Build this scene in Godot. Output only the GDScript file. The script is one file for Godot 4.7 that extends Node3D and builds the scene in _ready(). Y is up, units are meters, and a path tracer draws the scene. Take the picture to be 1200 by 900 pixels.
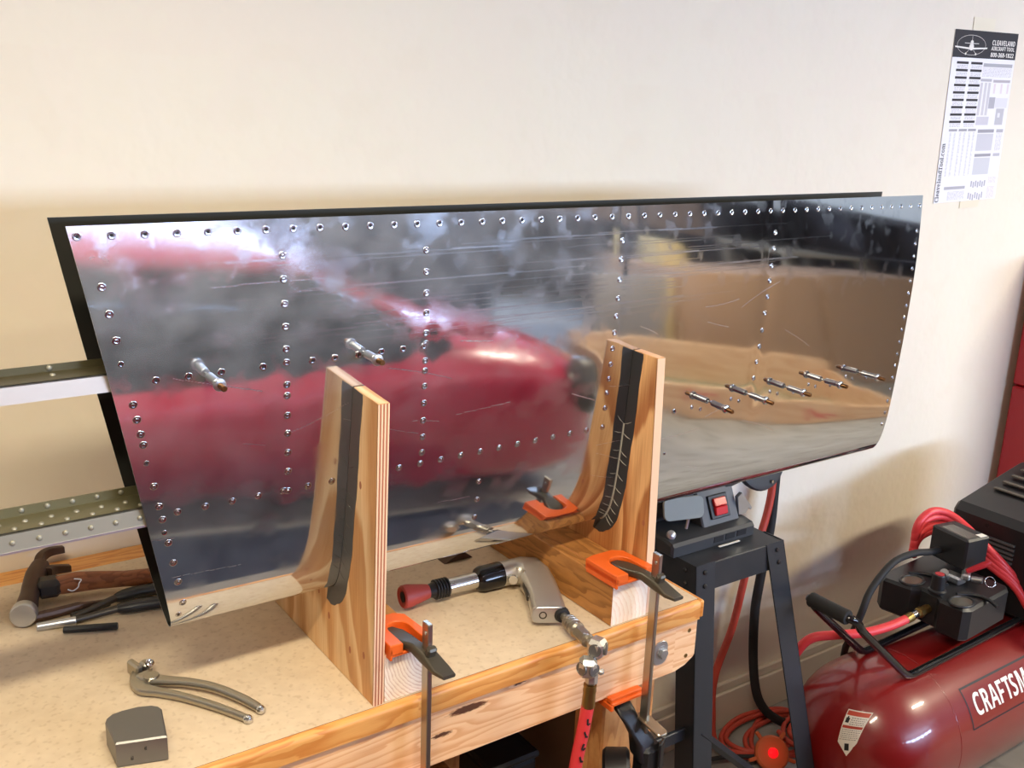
extends Node3D

# ---------------------------------------------------------------- measures (metres, y up, z towards the room)
const FLOOR := -1.12
const WALL := -0.8
const CEIL := 1.78
const GARAGE_DOOR := 6.5
var M := {}
var counts := {}
var rng := RandomNumberGenerator.new()

# ---------------------------------------------------------------- mesh builder
class MB:
	var p := PackedVector3Array()
	var t := PackedVector2Array()

	func tri(a: Vector3, b: Vector3, c: Vector3, ua := Vector2.ZERO, ub := Vector2.ZERO, uc := Vector2.ZERO) -> void:
		p.append(a); p.append(b); p.append(c)
		t.append(ua); t.append(ub); t.append(uc)

	func quad(a: Vector3, b: Vector3, c: Vector3, d: Vector3, ua := Vector2(0, 0), ub := Vector2(1, 0), uc := Vector2(1, 1), ud := Vector2(0, 1)) -> void:
		tri(a, b, c, ua, ub, uc)
		tri(a, c, d, ua, uc, ud)

	# turns a closed shape the right way out
	func fix(start: int) -> void:
		var vol := 0.0
		var o := p[start] if start < p.size() else Vector3.ZERO
		for i in range(start, p.size(), 3):
			vol += (p[i] - o).dot((p[i + 1] - o).cross(p[i + 2] - o))
		if vol < 0.0:
			for i in range(start, p.size(), 3):
				var q := p[i + 1]
				p[i + 1] = p[i + 2]
				p[i + 2] = q
				var w := t[i + 1]
				t[i + 1] = t[i + 2]
				t[i + 2] = w

	func box(c: Vector3, s: Vector3, bev := 0.0, b := Basis()) -> void:
		var st := p.size()
		var h := s * 0.5
		if bev <= 0.0:
			var k := []
			for x in [-1, 1]:
				for y in [-1, 1]:
					for z in [-1, 1]:
						k.append(c + b * Vector3(h.x * x, h.y * y, h.z * z))
			quad(k[0], k[1], k[3], k[2])
			quad(k[4], k[6], k[7], k[5])
			quad(k[0], k[4], k[5], k[1])
			quad(k[2], k[3], k[7], k[6])
			quad(k[0], k[2], k[6], k[4])
			quad(k[1], k[5], k[7], k[3])
			fix(st)
			return
		bev = minf(bev, minf(h.x, minf(h.y, h.z)) * 0.95)
		var q := func(sx, sy, sz, ax): # corner point lying on the face across axis ax
			var v := Vector3(sx * (h.x - bev), sy * (h.y - bev), sz * (h.z - bev))
			if ax == 0: v.x = sx * h.x
			elif ax == 1: v.y = sy * h.y
			else: v.z = sz * h.z
			return c + b * v
		for s0 in [-1, 1]:
			orient(q.call(s0, -1, -1, 0), q.call(s0, 1, -1, 0), q.call(s0, 1, 1, 0), q.call(s0, -1, 1, 0), c)
			orient(q.call(-1, s0, -1, 1), q.call(1, s0, -1, 1), q.call(1, s0, 1, 1), q.call(-1, s0, 1, 1), c)
			orient(q.call(-1, -1, s0, 2), q.call(1, -1, s0, 2), q.call(1, 1, s0, 2), q.call(-1, 1, s0, 2), c)
			for s1 in [-1, 1]:
				orient(q.call(s0, s1, -1, 0), q.call(s0, s1, 1, 0), q.call(s0, s1, 1, 1), q.call(s0, s1, -1, 1), c)
				orient(q.call(s0, -1, s1, 0), q.call(s0, 1, s1, 0), q.call(s0, 1, s1, 2), q.call(s0, -1, s1, 2), c)
				orient(q.call(-1, s0, s1, 1), q.call(1, s0, s1, 1), q.call(1, s0, s1, 2), q.call(-1, s0, s1, 2), c)
				for s2 in [-1, 1]:
					orient3(q.call(s0, s1, s2, 0), q.call(s0, s1, s2, 1), q.call(s0, s1, s2, 2), c)

	func orient3(a: Vector3, b: Vector3, c: Vector3, o: Vector3) -> void:
		if (b - a).cross(c - a).dot(a - o) < 0.0:
			tri(a, c, b)
		else:
			tri(a, b, c)

	func orient(a: Vector3, b: Vector3, c: Vector3, d: Vector3, o: Vector3) -> void:
		if (b - a).cross(c - a).dot((a + c) * 0.5 - o) < 0.0:
			quad(a, d, c, b)
		else:
			quad(a, b, c, d)

	func loft(rings: Array, closed := true, cap := true) -> void:
		var st := p.size()
		for i in rings.size() - 1:
			var r0: PackedVector3Array = rings[i]
			var r1: PackedVector3Array = rings[i + 1]
			var n := r0.size()
			for j in (n if closed else n - 1):
				var k := (j + 1) % n
				quad(r0[j], r0[k], r1[k], r1[j])
		if cap and closed:
			for e in [0, rings.size() - 1]:
				var r: PackedVector3Array = rings[e]
				var m := Vector3.ZERO
				for x in r: m += x
				m /= r.size()
				for j in r.size():
					var k := (j + 1) % r.size()
					if e == 0: tri(m, r[k], r[j])
					else: tri(m, r[j], r[k])
		if closed: fix(st)

	func tube(path: Array, r, sides := 10, flat := 1.0) -> void:
		var rings := []
		var up := Vector3.UP
		var n := path.size()
		for i in n:
			var a: Vector3 = path[maxi(i - 1, 0)]
			var b: Vector3 = path[mini(i + 1, n - 1)]
			var d := (b - a).normalized()
			if i == 0:
				up = Vector3.UP if absf(d.y) < 0.9 else Vector3.RIGHT
			var x := up.cross(d).normalized()
			up = d.cross(x).normalized()
			var rad: float = r[i] if r is Array else r
			var ring := PackedVector3Array()
			for j in sides:
				var g := TAU * j / sides
				ring.append(path[i] + x * cos(g) * rad + up * sin(g) * rad * flat)
			rings.append(ring)
		loft(rings)

	func ring_tube(path: Array, r: float, sides := 8) -> void: # closed loop
		var rings := []
		var n := path.size()
		for i in n + 1:
			var a: Vector3 = path[(i - 1 + n) % n]
			var b: Vector3 = path[(i + 1) % n]
			var d := (b - a).normalized()
			var x := (Vector3.UP if absf(d.y) < 0.95 else Vector3.RIGHT).cross(d).normalized()
			var y := d.cross(x)
			var ring := PackedVector3Array()
			for j in sides:
				var g := TAU * j / sides
				ring.append(path[i % n] + x * cos(g) * r + y * sin(g) * r)
			rings.append(ring)
		loft(rings, true, false)

	func lathe(prof: Array, xf: Transform3D, segs := 20) -> void:
		var rings := []
		for q in prof:
			var ring := PackedVector3Array()
			for j in segs:
				var g := TAU * j / segs
				ring.append(xf * Vector3(cos(g) * maxf(q.x, 0.00001), q.y, sin(g) * maxf(q.x, 0.00001)))
			rings.append(ring)
		loft(rings)

	func prism(poly: PackedVector2Array, h: float, xf: Transform3D, bev := 0.0) -> void:
		var st := p.size()
		var inner := poly
		var n := poly.size()
		if bev > 0.0:
			var s := 1.0 if not Geometry2D.is_polygon_clockwise(poly) else -1.0
			inner = PackedVector2Array()
			for i in n:
				var d0 := (poly[i] - poly[(i - 1 + n) % n]).normalized()
				var d1 := (poly[(i + 1) % n] - poly[i]).normalized()
				var m := (Vector2(-d0.y, d0.x) + Vector2(-d1.y, d1.x)) * s
				m = m / maxf(m.dot(Vector2(-d0.y, d0.x) * s), 0.5)
				inner.append(poly[i] + m * bev)
		var layers := [[inner, 0.0], [poly, bev], [poly, h - bev], [inner, h]] if bev > 0.0 else [[poly, 0.0], [poly, h]]
		for l in layers.size() - 1:
			for i in n:
				var k := (i + 1) % n
				quad(lift(layers[l], i, xf), lift(layers[l], k, xf), lift(layers[l + 1], k, xf), lift(layers[l + 1], i, xf))
		var ix := Geometry2D.triangulate_polygon(inner)
		var cw := Geometry2D.is_polygon_clockwise(poly)
		for i in range(0, ix.size(), 3):
			var a := ix[i]
			var b := ix[i + 1]
			var c := ix[i + 2]
			if ((inner[b] - inner[a]).cross(inner[c] - inner[a]) < 0.0) != cw:
				var q := b
				b = c
				c = q
			var lo: Array = layers[0]
			var hi: Array = layers[-1]
			tri(lift(lo, a, xf), lift(lo, c, xf), lift(lo, b, xf))
			tri(lift(hi, a, xf), lift(hi, b, xf), lift(hi, c, xf))
		fix(st)

	func lift(l: Array, i: int, xf: Transform3D) -> Vector3:
		return xf * Vector3(l[0][i].x, l[0][i].y, l[1])

	func mesh(angle := 35.0) -> ArrayMesh:
		var n := p.size()
		var fn := PackedVector3Array()
		fn.resize(n / 3)
		var near := {}
		for i in range(0, n, 3):
			fn[i / 3] = (p[i + 1] - p[i]).cross(p[i + 2] - p[i])
			for k in 3:
				var key := Vector3i((p[i + k] * 20000.0).round())
				if near.has(key): near[key].append(i / 3)
				else: near[key] = PackedInt32Array([i / 3])
		var limit := cos(deg_to_rad(angle))
		var v := PackedVector3Array()
		var nn := PackedVector3Array()
		var uv := PackedVector2Array()
		v.resize(n); nn.resize(n); uv.resize(n)
		for i in range(0, n, 3):
			var f := fn[i / 3].normalized()
			for k in 3:
				var s := Vector3.ZERO
				for g in near[Vector3i((p[i + k] * 20000.0).round())]:
					if fn[g].normalized().dot(f) > limit: s += fn[g]
				var o: int = i + [0, 2, 1][k]
				v[o] = p[i + k]
				nn[o] = s.normalized() if s.length_squared() > 0.0 else f
				uv[o] = t[i + k]
		var a := []
		a.resize(Mesh.ARRAY_MAX)
		a[Mesh.ARRAY_VERTEX] = v
		a[Mesh.ARRAY_NORMAL] = nn
		a[Mesh.ARRAY_TEX_UV] = uv
		var m := ArrayMesh.new()
		m.add_surface_from_arrays(Mesh.PRIMITIVE_TRIANGLES, a)
		return m

# ---------------------------------------------------------------- scene helpers
func numbered(called: String) -> String:
	var k: int = counts.get(called, 0)
	counts[called] = k + 1
	return called if k == 0 else "%s_%03d" % [called, k]

func tag(o: Node3D, label: String, category: String, group := "") -> Node3D:
	o.set_meta("label", label)
	o.set_meta("category", category)
	if group: o.set_meta("group", group)
	return o

func thing(called: String, label: String, category: String, at := Vector3.ZERO, turn := 0.0, group := "") -> Node3D:
	var o := Node3D.new()
	o.name = numbered(called)
	add_child(o)
	o.position = at
	o.rotation.y = turn
	tag(o, label, category, group)
	return o

func put(called: String, m, material: Material, parent: Node = self, label := "") -> MeshInstance3D:
	var o := MeshInstance3D.new()
	o.name = numbered(called) if parent == self else called
	o.mesh = m.mesh() if m is MB else m
	o.material_override = material
	if label: o.set_meta("label", label)
	parent.add_child(o, true)
	return o

func struct(called: String, m: MB, material: Material) -> MeshInstance3D:
	var o := put(called, m, material)
	o.set_meta("kind", "structure")
	return o

func along(d: Vector3, at: Vector3) -> Transform3D: # a frame whose y runs along d
	var y := d.normalized()
	var x := (Vector3.FORWARD if absf(y.z) < 0.9 else Vector3.UP).cross(y).normalized()
	return Transform3D(Basis(x, y, x.cross(y)), at)

func curve(pts: Array, steps := 6) -> Array: # Catmull-Rom through the points
	var out := []
	for i in pts.size() - 1:
		var a: Vector3 = pts[maxi(i - 1, 0)]
		var b: Vector3 = pts[i]
		var c: Vector3 = pts[i + 1]
		var d: Vector3 = pts[mini(i + 2, pts.size() - 1)]
		for k in steps:
			out.append(b.cubic_interpolate(c, a, d, float(k) / steps))
	out.append(pts[-1])
	return out

func rounded(w: float, h: float, r: float, n := 5) -> PackedVector2Array:
	var o := PackedVector2Array()
	for c in [[1, 1, 0], [-1, 1, 1], [-1, -1, 2], [1, -1, 3]]:
		for k in n + 1:
			var g: float = PI / 2 * (c[2] + float(k) / n)
			o.append(Vector2(c[0] * (w / 2 - r) + cos(g) * r, c[1] * (h / 2 - r) + sin(g) * r))
	return o

func disc(r: float, n := 24) -> PackedVector2Array:
	var o := PackedVector2Array()
	for k in n: o.append(Vector2(cos(TAU * k / n), sin(TAU * k / n)) * r)
	return o

func mat(c: Color, rough := 0.6, metal := 0.0) -> StandardMaterial3D:
	var m := StandardMaterial3D.new()
	m.albedo_color = c
	m.roughness = rough
	m.metallic = metal
	return m

func rgb(r: int, g: int, b: int) -> Color:
	return Color8(r, g, b)

func noise(seed_: int, freq: float, oct := 3) -> FastNoiseLite:
	var f := FastNoiseLite.new()
	f.seed = seed_
	f.frequency = freq
	f.fractal_octaves = oct
	f.noise_type = FastNoiseLite.TYPE_SIMPLEX_SMOOTH
	return f

func picture(w: int, h: int, f: Callable) -> ImageTexture:
	var im := Image.create(w, h, false, Image.FORMAT_RGB8)
	for y in h:
		for x in w:
			im.set_pixel(x, y, f.call(float(x) / w, float(y) / h))
	return ImageTexture.create_from_image(im)

func tri_map(m: StandardMaterial3D, tex: Texture2D, scale: Vector3, offset := Vector3(0.5, 0.5, 0.5), world := false) -> StandardMaterial3D:
	m.albedo_texture = tex
	m.uv1_triplanar = true
	m.uv1_world_triplanar = world
	m.uv1_scale = scale
	m.uv1_offset = offset
	m.uv1_triplanar_sharpness = 8.0
	return m

# rotary-cut plywood: contour bands of a slow noise; u across, v along the grain
func ply_picture(seed_: int, light: Color, dark: Color, bands: float, fu: float, fv: float) -> ImageTexture:
	var a := noise(seed_, 1.0, 2)
	var b := noise(seed_ + 9, 1.0, 3)
	var c := noise(seed_ + 17, 1.0, 2)
	return picture(384, 512, func(u: float, v: float):
		var h := (a.get_noise_2d(u * fu, v * fv) + 0.12 * b.get_noise_2d(u * fu * 4.0, v * fv * 3.0)) * bands + u * 1.2
		var s := fposmod(h, 1.0)
		s = smoothstep(0.0, 0.75, s) * (1.0 - smoothstep(0.86, 1.0, s))
		s = s * 0.8 + 0.25 * (b.get_noise_2d(u * 90.0, v * 4.0)) + 0.12
		var k := light.lerp(dark, clampf(s, 0.0, 1.0))
		return k * (1.0 + 0.06 * c.get_noise_2d(u * 6.0, v * 3.0)))

# flat-sawn boards: v across the grain, u along it
func board_picture(seed_: int, light: Color, dark: Color, lines: float, knots: Array) -> ImageTexture:
	var a := noise(seed_, 1.0, 2)
	var b := noise(seed_ + 5, 1.0, 3)
	return picture(768, 192, func(u: float, v: float):
		var h := v * lines + 1.3 * a.get_noise_2d(u * 2.2, v * 2.0) + 0.25 * b.get_noise_2d(u * 9.0, v * 6.0)
		var kn := 0.0
		for k in knots:
			var d := Vector2((u - k[0]) * k[3], v - k[1]).length()
			h += 1.6 * exp(-pow(d / (k[2] * 2.2), 2.0))
			kn = maxf(kn, 1.0 - smoothstep(k[2] * 0.55, k[2] * 0.8, d + 0.02 * b.get_noise_2d(u * 80.0, v * 60.0)))
		var s := fposmod(h, 1.0)
		s = pow(smoothstep(0.0, 0.9, s), 3.0) * (1.0 - smoothstep(0.93, 1.0, s))
		s = s * 0.55 + 0.15 * b.get_noise_2d(u * 12.0, v * 80.0) + 0.1 + 0.12 * a.get_noise_2d(u * 5.0, v * 3.0)
		return light.lerp(dark, clampf(s, 0.0, 1.0)).lerp(Color(0.25, 0.12, 0.05), kn * 0.85))

func speckle_picture(seed_: int, base: Color, dark: Color, n: int, f1: float, f2: float, amount: float) -> ImageTexture:
	var a := noise(seed_, 1.0, 4)
	var b := noise(seed_ + 3, 1.0, 2)
	return picture(n, n, func(u: float, v: float):
		var s := 0.5 + 0.5 * a.get_noise_2d(u * f1, v * f1)
		var d := smoothstep(0.28, 0.6, b.get_noise_2d(u * f2, v * f2))
		return base.lerp(dark, clampf(s * amount + d * amount * 0.9, 0.0, 1.0)))

# ---------------------------------------------------------------- the skin of the panel, as measured
const SY := [0.146, 0.152, 0.16, 0.172, 0.19, 0.22, 0.27, 0.34, 0.45, 0.56, 0.66, 0.80]
const SS := [1.858, 1.078, 0.626, 0.433, 0.277, 0.170, 0.111, 0.099, 0.081, 0.058, -0.0013, -0.03]
const SKIN_TOP := 0.766
var table := PackedFloat32Array()

func slope(y: float) -> float:
	for i in SY.size() - 1:
		if y <= SY[i + 1]:
			return lerpf(SS[i], SS[i + 1], clampf((y - SY[i]) / (SY[i + 1] - SY[i]), 0.0, 1.0))
	return SS[-1]

func fill_table() -> void:
	table.resize(681)
	table[0] = 0.0
	for i in range(1, 681):
		table[i] = table[i - 1] + slope(0.14 + (i - 0.5) * 0.001) * 0.001
	var z45 := table[310]
	for i in 681: table[i] -= z45

func skin_z(x: float, y: float) -> float:
	var f := clampf((y - 0.14) * 1000.0, 0.0, 679.0)
	var i := int(f)
	var z := -0.0921 - 0.0341 * x - 0.1052 * x * (y - 0.45) + lerpf(table[i], table[i + 1], f - i)
	# shallow puckers along the rivet lines
	for r in [-0.598, -0.366, 0.036, 0.455]:
		z -= 0.00045 * exp(-pow((x - r) / 0.018, 2.0)) * smoothstep(0.30, 0.36, y)
	z -= 0.0002 * exp(-pow((y - 0.357) / 0.012, 2.0))
	return z

func skin_n(x: float, y: float) -> Vector3:
	var e := 0.001
	return Vector3(-(skin_z(x + e, y) - skin_z(x - e, y)) / (2 * e), -(skin_z(x, y + e) - skin_z(x, y - e)) / (2 * e), 1).normalized()

func skin_left(y: float) -> float:
	return lerpf(-0.757, -0.883, (y - 0.146) / 0.62)

func skin_right(y: float) -> float:
	return lerpf(0.955, 1.022, (y - 0.146) / 0.62)

# one point of a section of the panel as (z, y): 0..34 down the near side, 35..43 round the nose, 44..78 up the far side
func near_y(k: int) -> float:
	return lerpf(SKIN_TOP, 0.146, 1.0 - pow(1.0 - k / 34.0, 1.7))

func section_point(x: float, k: int) -> Vector2:
	if k <= 34:
		var y := near_y(k)
		return Vector2(skin_z(x, y), y)
	var last := Vector2(skin_z(x, 0.146), 0.146)
	var n := Vector2(1.0, -1.858 + 0.1052 * x).normalized()
	var R := 0.018
	var C := last - n * R
	var axis := (Vector2(skin_z(x, SKIN_TOP) - 0.056, SKIN_TOP) - C).normalized()
	if k < 44:
		var nm := 2.0 * n.dot(axis) * axis - n
		return C + Vector2.from_angle(n.angle() + wrapf(nm.angle() - n.angle(), -TAU, 0.0) * (k - 34) / 10.0) * R
	var q := section_point(x, 78 - k) - C
	var far := C + 2.0 * q.dot(axis) * axis - q
	var q0 := Vector2(skin_z(x, SKIN_TOP), SKIN_TOP) - C
	var over := (C + 2.0 * q0.dot(axis) * axis - q0).y - (SKIN_TOP - 0.001)
	far.y -= over * clampf((far.y - 0.2) / 0.56, 0.0, 1.0)
	return far

func section(x: float, first := 0, last := 78) -> Array:
	var out := []
	for k in range(first, last + 1): out.append(section_point(x, k))
	return out

func skin_x(y: float, f: float) -> float:
	return lerpf(skin_left(y), skin_right(y), f)

# side 0: near sheet and nose, 1: far sheet; outer or inner face of a 1 mm sheet
func skin_mesh(side: int, inner: bool) -> MB:
	var m := MB.new()
	var nx := (220 if side == 0 else 60) if not inner else 60
	var lo := 0 if side == 0 else 40
	var hi := 40 if side == 0 else 78
	var cols := []
	for i in nx + 1:
		var f := float(i) / nx
		var col := PackedVector3Array()
		var uvs := PackedVector2Array()
		for k in range(lo, hi + 1):
			var y: float = near_y(k) if k <= 34 else 0.146 if k < 44 else near_y(78 - k)
			var x := skin_x(y, f)
			var q := section_point(x, k)
			if inner:
				var d := (section_point(x, mini(k + 1, 78)) - section_point(x, maxi(k - 1, 0))).normalized()
				q += Vector2(d.y, -d.x) * 0.001
			col.append(Vector3(x, q.y, q.x))
			uvs.append(Vector2((x + 1.0) / 2.1, (0.8 - q.y) / 0.7))
		cols.append([col, uvs])
	for i in nx:
		var a: PackedVector3Array = cols[i][0]
		var b: PackedVector3Array = cols[i + 1][0]
		var ua: PackedVector2Array = cols[i][1]
		var ub: PackedVector2Array = cols[i + 1][1]
		for k in a.size() - 1:
			if inner: m.quad(a[k], b[k], b[k + 1], a[k + 1], ua[k], ub[k], ub[k + 1], ua[k + 1])
			else: m.quad(a[k], a[k + 1], b[k + 1], b[k], ua[k], ua[k + 1], ub[k + 1], ub[k])
	return m

# ---------------------------------------------------------------- the scene
func _ready() -> void:
	rng.seed = 11
	# camera
	var cam := Camera3D.new()
	cam.name = "camera"
	cam.transform = Transform3D(Basis(Vector3.UP, -0.61661) * Basis(Vector3.RIGHT, -0.26585) * Basis(Vector3.BACK, 0.03913), Vector3(-1.12305, 0.91271, 1.23444))
	cam.fov = rad_to_deg(2.0 * atan(450.0 / 1159.64))
	cam.near = 0.05
	cam.far = 60.0
	add_child(cam)
	# sky and exposure
	var sky_mat := ProceduralSkyMaterial.new()
	sky_mat.sky_top_color = Color(0.36, 0.55, 0.86)
	sky_mat.sky_horizon_color = Color(0.78, 0.86, 0.95)
	sky_mat.ground_bottom_color = Color(0.42, 0.40, 0.37)
	sky_mat.ground_horizon_color = Color(0.62, 0.61, 0.58)
	var sky := Sky.new()
	sky.sky_material = sky_mat
	var env := Environment.new()
	env.background_mode = Environment.BG_SKY
	env.sky = sky
	env.background_energy_multiplier = 3.0
	env.tonemap_mode = Environment.TONE_MAPPER_LINEAR
	env.tonemap_exposure = 0.85
	env.sdfgi_enabled = true
	env.ssao_enabled = true
	env.ssil_enabled = true
	var we := WorldEnvironment.new()
	we.name = "surroundings"
	we.environment = env
	add_child(we)
	# daylight through the row of garage door windows
	for k in 6:
		area("window_daylight", Vector3(1.3 + k * 1.0, 1.12, GARAGE_DOOR - 0.06), Vector2(0.84, 0.5), Color(0.74, 0.84, 1.0), WINDOW_POWER)
	# two ceiling shop lights; the fittings follow below
	for q in SHOP_LIGHTS:
		var l := area("shop_light_glow", q + Vector3(0, -0.075, 0), Vector2(1.2, 0.16), Color(1.0, 0.95, 0.84), LAMP_POWER * (1.0 if q.x < 0.0 else 2.2))
		l.rotation.x = -PI / 2

	fill_table()
	materials()
	room()
	garage_behind()
	bench()
	panel()
	cradles()
	clamps()
	bench_tools()
	saw_and_stand()
	cords()
	compressor()
	poster()

const WINDOW_POWER := 10.0
const LAMP_POWER := 6.5
const SHOP_LIGHTS := [Vector3(-1.0, 1.74, 1.0), Vector3(3.4, 1.74, 1.7)]

func area(called: String, at: Vector3, size: Vector2, color: Color, energy: float) -> AreaLight3D:
	var l := AreaLight3D.new()
	l.name = numbered(called)
	l.area_size = size
	l.light_color = color
	l.light_energy = energy
	l.light_specular = 1.0
	l.area_range = 30.0
	l.shadow_enabled = true
	l.position = at
	add_child(l)
	return l

func materials() -> void:
	M.wall = tri_map(mat(Color.WHITE, 0.75), speckle_picture(3, rgb(236, 226, 206), rgb(234, 223, 202), 256, 5.0, 9.0, 0.6), Vector3(0.5, 0.5, 0.5))
	M.wall.heightmap_enabled = true
	var hn := noise(41, 1.0, 3)
	M.wall.heightmap_texture = picture(384, 384, func(u: float, v: float):
		var s := 0.5 + 0.5 * hn.get_noise_2d(u * 42.0, v * 42.0)
		return Color(s, s, s))
	M.wall.heightmap_scale = 0.12
	M.ceiling = mat(rgb(228, 222, 210), 0.85)
	M.floor = tri_map(mat(Color.WHITE, 0.5), speckle_picture(5, rgb(164, 160, 154), rgb(132, 128, 122), 384, 6.0, 14.0, 0.9), Vector3(0.4, 0.4, 0.4))
	M.curb = mat(rgb(214, 203, 184), 0.7)
	M.door = mat(rgb(224, 222, 214), 0.6)
	M.garage_door = mat(rgb(104, 90, 78), 0.6)
	M.mdf = tri_map(mat(Color.WHITE, 0.62), speckle_picture(7, rgb(222, 202, 172), rgb(192, 168, 138), 512, 26.0, 60.0, 0.45), Vector3(1.1, 1.1, 1.1))
	M.mdf_dark = mat(rgb(110, 72, 42), 0.8)
	M.trim = tri_map(mat(Color.WHITE, 0.4), board_picture(21, rgb(232, 170, 96), rgb(196, 118, 50), 3.0, []), Vector3(1.2, 9.0, 9.0))
	M.apron = tri_map(mat(Color.WHITE, 0.55), board_picture(23, rgb(252, 208, 160), rgb(222, 156, 102), 8.0, [[0.565, 0.42, 0.085, 1.8], [0.52, 0.7, 0.045, 2.0], [0.66, 0.3, 0.03, 2.0]]), Vector3(0.9, 8.5, 8.5), Vector3(0.85, 0.08, 0.1))
	M.leg = tri_map(mat(Color.WHITE, 0.55), board_picture(25, rgb(226, 166, 104), rgb(190, 120, 66), 5.0, []).duplicate(), Vector3(6, 1.1, 6))
	M.block = tri_map(mat(Color.WHITE, 0.5), board_picture(27, rgb(190, 132, 70), rgb(132, 84, 40), 6.0, [[0.45, 0.35, 0.05, 1.5]]), Vector3(6, 8.0, 1.8))
	M.ply_light = tri_map(mat(Color.WHITE, 0.5), ply_picture(31, rgb(236, 200, 152), rgb(196, 138, 82), 2.6, 1.7, 0.5), Vector3(2.2, 1.7, 2.2), Vector3(0.85, 0.05, 0.9))
	M.ply_red = tri_map(mat(Color.WHITE, 0.5), ply_picture(36, rgb(236, 184, 124), rgb(168, 104, 54), 2.0, 1.9, 0.55), Vector3(2.4, 1.7, 2.4), Vector3(0.85, 0.05, 0.9))
	M.ply_edge = mat(rgb(238, 196, 158), 0.6)
	M.ply_glue = mat(rgb(168, 104, 72), 0.7)
	M.ply_flat = tri_map(mat(Color.WHITE, 0.6), M.ply_light.albedo_texture, Vector3(1.1, 0.8, 1.1))
	M.dark_ply = mat(rgb(112, 84, 62), 0.7)
	M.end_left = mat(Color.WHITE, 0.6)
	M.end_left.albedo_texture = end_grain(51, rgb(246, 228, 206), rgb(170, 120, 92), Vector2(1.15, 0.1), 15.0)
	M.end_right = mat(Color.WHITE, 0.6)
	M.end_right.albedo_texture = end_grain(52, rgb(248, 230, 208), rgb(226, 186, 150), Vector2(-0.4, 0.9), 9.0)
	M.skin = mat(Color(0.82, 0.84, 0.87), 1.0, 1.0)
	M.skin.roughness_texture = skin_haze()
	M.skin.metallic_texture = skin_dullness()
	M.primer = mat(rgb(84, 78, 54), 0.45, 0.4)
	M.lining = mat(rgb(62, 62, 58), 0.4, 0.5)
	M.primer_light = mat(rgb(112, 106, 78), 0.4, 0.5)
	M.spar_bare = mat(rgb(214, 208, 200), 0.5, 0.7)
	M.spar = mat(rgb(158, 154, 138), 0.55, 0.6)
	M.alloy = mat(rgb(196, 196, 192), 0.28, 1.0)
	M.rivet = mat(rgb(176, 176, 178), 0.22, 1.0)
	M.edge = mat(rgb(214, 216, 220), 0.3, 0.9)
	M.hole = mat(rgb(20, 18, 18), 0.7)
	M.tape = mat(rgb(50, 51, 52), 0.38)
	M.tape_grey = mat(rgb(80, 78, 76), 0.35)
	M.tape_light = mat(rgb(176, 172, 160), 0.45)
	M.steel = mat(rgb(176, 170, 156), 0.3, 0.95)
	M.zinc = mat(rgb(188, 190, 192), 0.32, 0.9)
	M.bright = mat(rgb(206, 206, 204), 0.18, 1.0)
	M.cast = mat(rgb(86, 80, 68), 0.42, 0.6)
	M.grey_steel = mat(rgb(122, 120, 116), 0.42, 0.75)
	M.fitting = mat(rgb(164, 156, 142), 0.36, 0.85)
	M.fitting_bright = mat(rgb(206, 202, 192), 0.36, 0.85)
	M.dark_steel = mat(rgb(70, 66, 62), 0.42, 0.7)
	M.rust_steel = mat(rgb(82, 62, 52), 0.45, 0.6)
	M.brass = mat(rgb(150, 122, 70), 0.35, 0.9)
	M.copper = mat(rgb(120, 84, 50), 0.35, 0.9)
	M.orange = mat(rgb(232, 100, 30), 0.4)
	M.tap_orange = mat(rgb(196, 92, 48), 0.5)
	M.black = mat(rgb(26, 26, 28), 0.42)
	M.black_gloss = mat(rgb(16, 16, 18), 0.15)
	M.black_rubber = mat(rgb(30, 29, 29), 0.7)
	M.stand = mat(rgb(40, 43, 48), 0.38, 0.1)
	M.saw = mat(rgb(52, 53, 55), 0.5)
	M.rest_metal = mat(rgb(146, 146, 134), 0.6, 0.3)
	M.dusty = mat(rgb(92, 86, 78), 0.7)
	M.saw_grey = mat(rgb(86, 88, 90), 0.5)
	M.red_cup = mat(rgb(172, 62, 50), 0.55)
	M.gun = mat(rgb(204, 200, 192), 0.42, 0.85)
	M.hose = mat(rgb(222, 62, 66), 0.42)
	M.hose_dull = mat(rgb(190, 70, 52), 0.5)
	M.handle_wood = tri_map(mat(Color.WHITE, 0.28), board_picture(61, rgb(162, 98, 58), rgb(110, 60, 32), 4.0, []), Vector3(5, 12, 12))
	M.white_print = mat(rgb(240, 236, 226), 0.5)
	M.tank = mat(rgb(124, 20, 19), 0.32)
	M.tank.clearcoat_enabled = true
	M.tank.clearcoat = 0.7
	M.tank.clearcoat_roughness = 0.08
	M.tool_red = mat(rgb(168, 24, 34), 0.35)
	M.glass_grey = mat(rgb(96, 92, 84), 0.15, 0.2)
	M.car = mat(rgb(204, 12, 60), 0.25)
	M.car.clearcoat_enabled = true
	M.car.clearcoat_roughness = 0.03
	M.car_glass = mat(rgb(14, 18, 26), 0.05)
	M.tire = mat(rgb(22, 22, 24), 0.8)
	M.light_top = mat(rgb(186, 172, 150), 0.6)
	M.shelf_dark = mat(rgb(58, 44, 38), 0.7)
	M.navy = mat(rgb(24, 34, 58), 0.5)
	M.carton = mat(rgb(172, 138, 108), 0.8)
	M.crate = tri_map(mat(Color.WHITE, 0.7), board_picture(71, rgb(226, 190, 152), rgb(196, 150, 110), 3.0, []), Vector3(0.5, 3.2, 3.2))
	M.paint_red = mat(rgb(196, 40, 62), 0.6)
	M.panel_grey = mat(rgb(138, 132, 128), 0.6)
	M.yellow = mat(rgb(196, 172, 112), 0.5)
	M.paper = mat(rgb(238, 236, 238), 0.6)
	M.ink = mat(rgb(30, 28, 36), 0.55)

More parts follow.
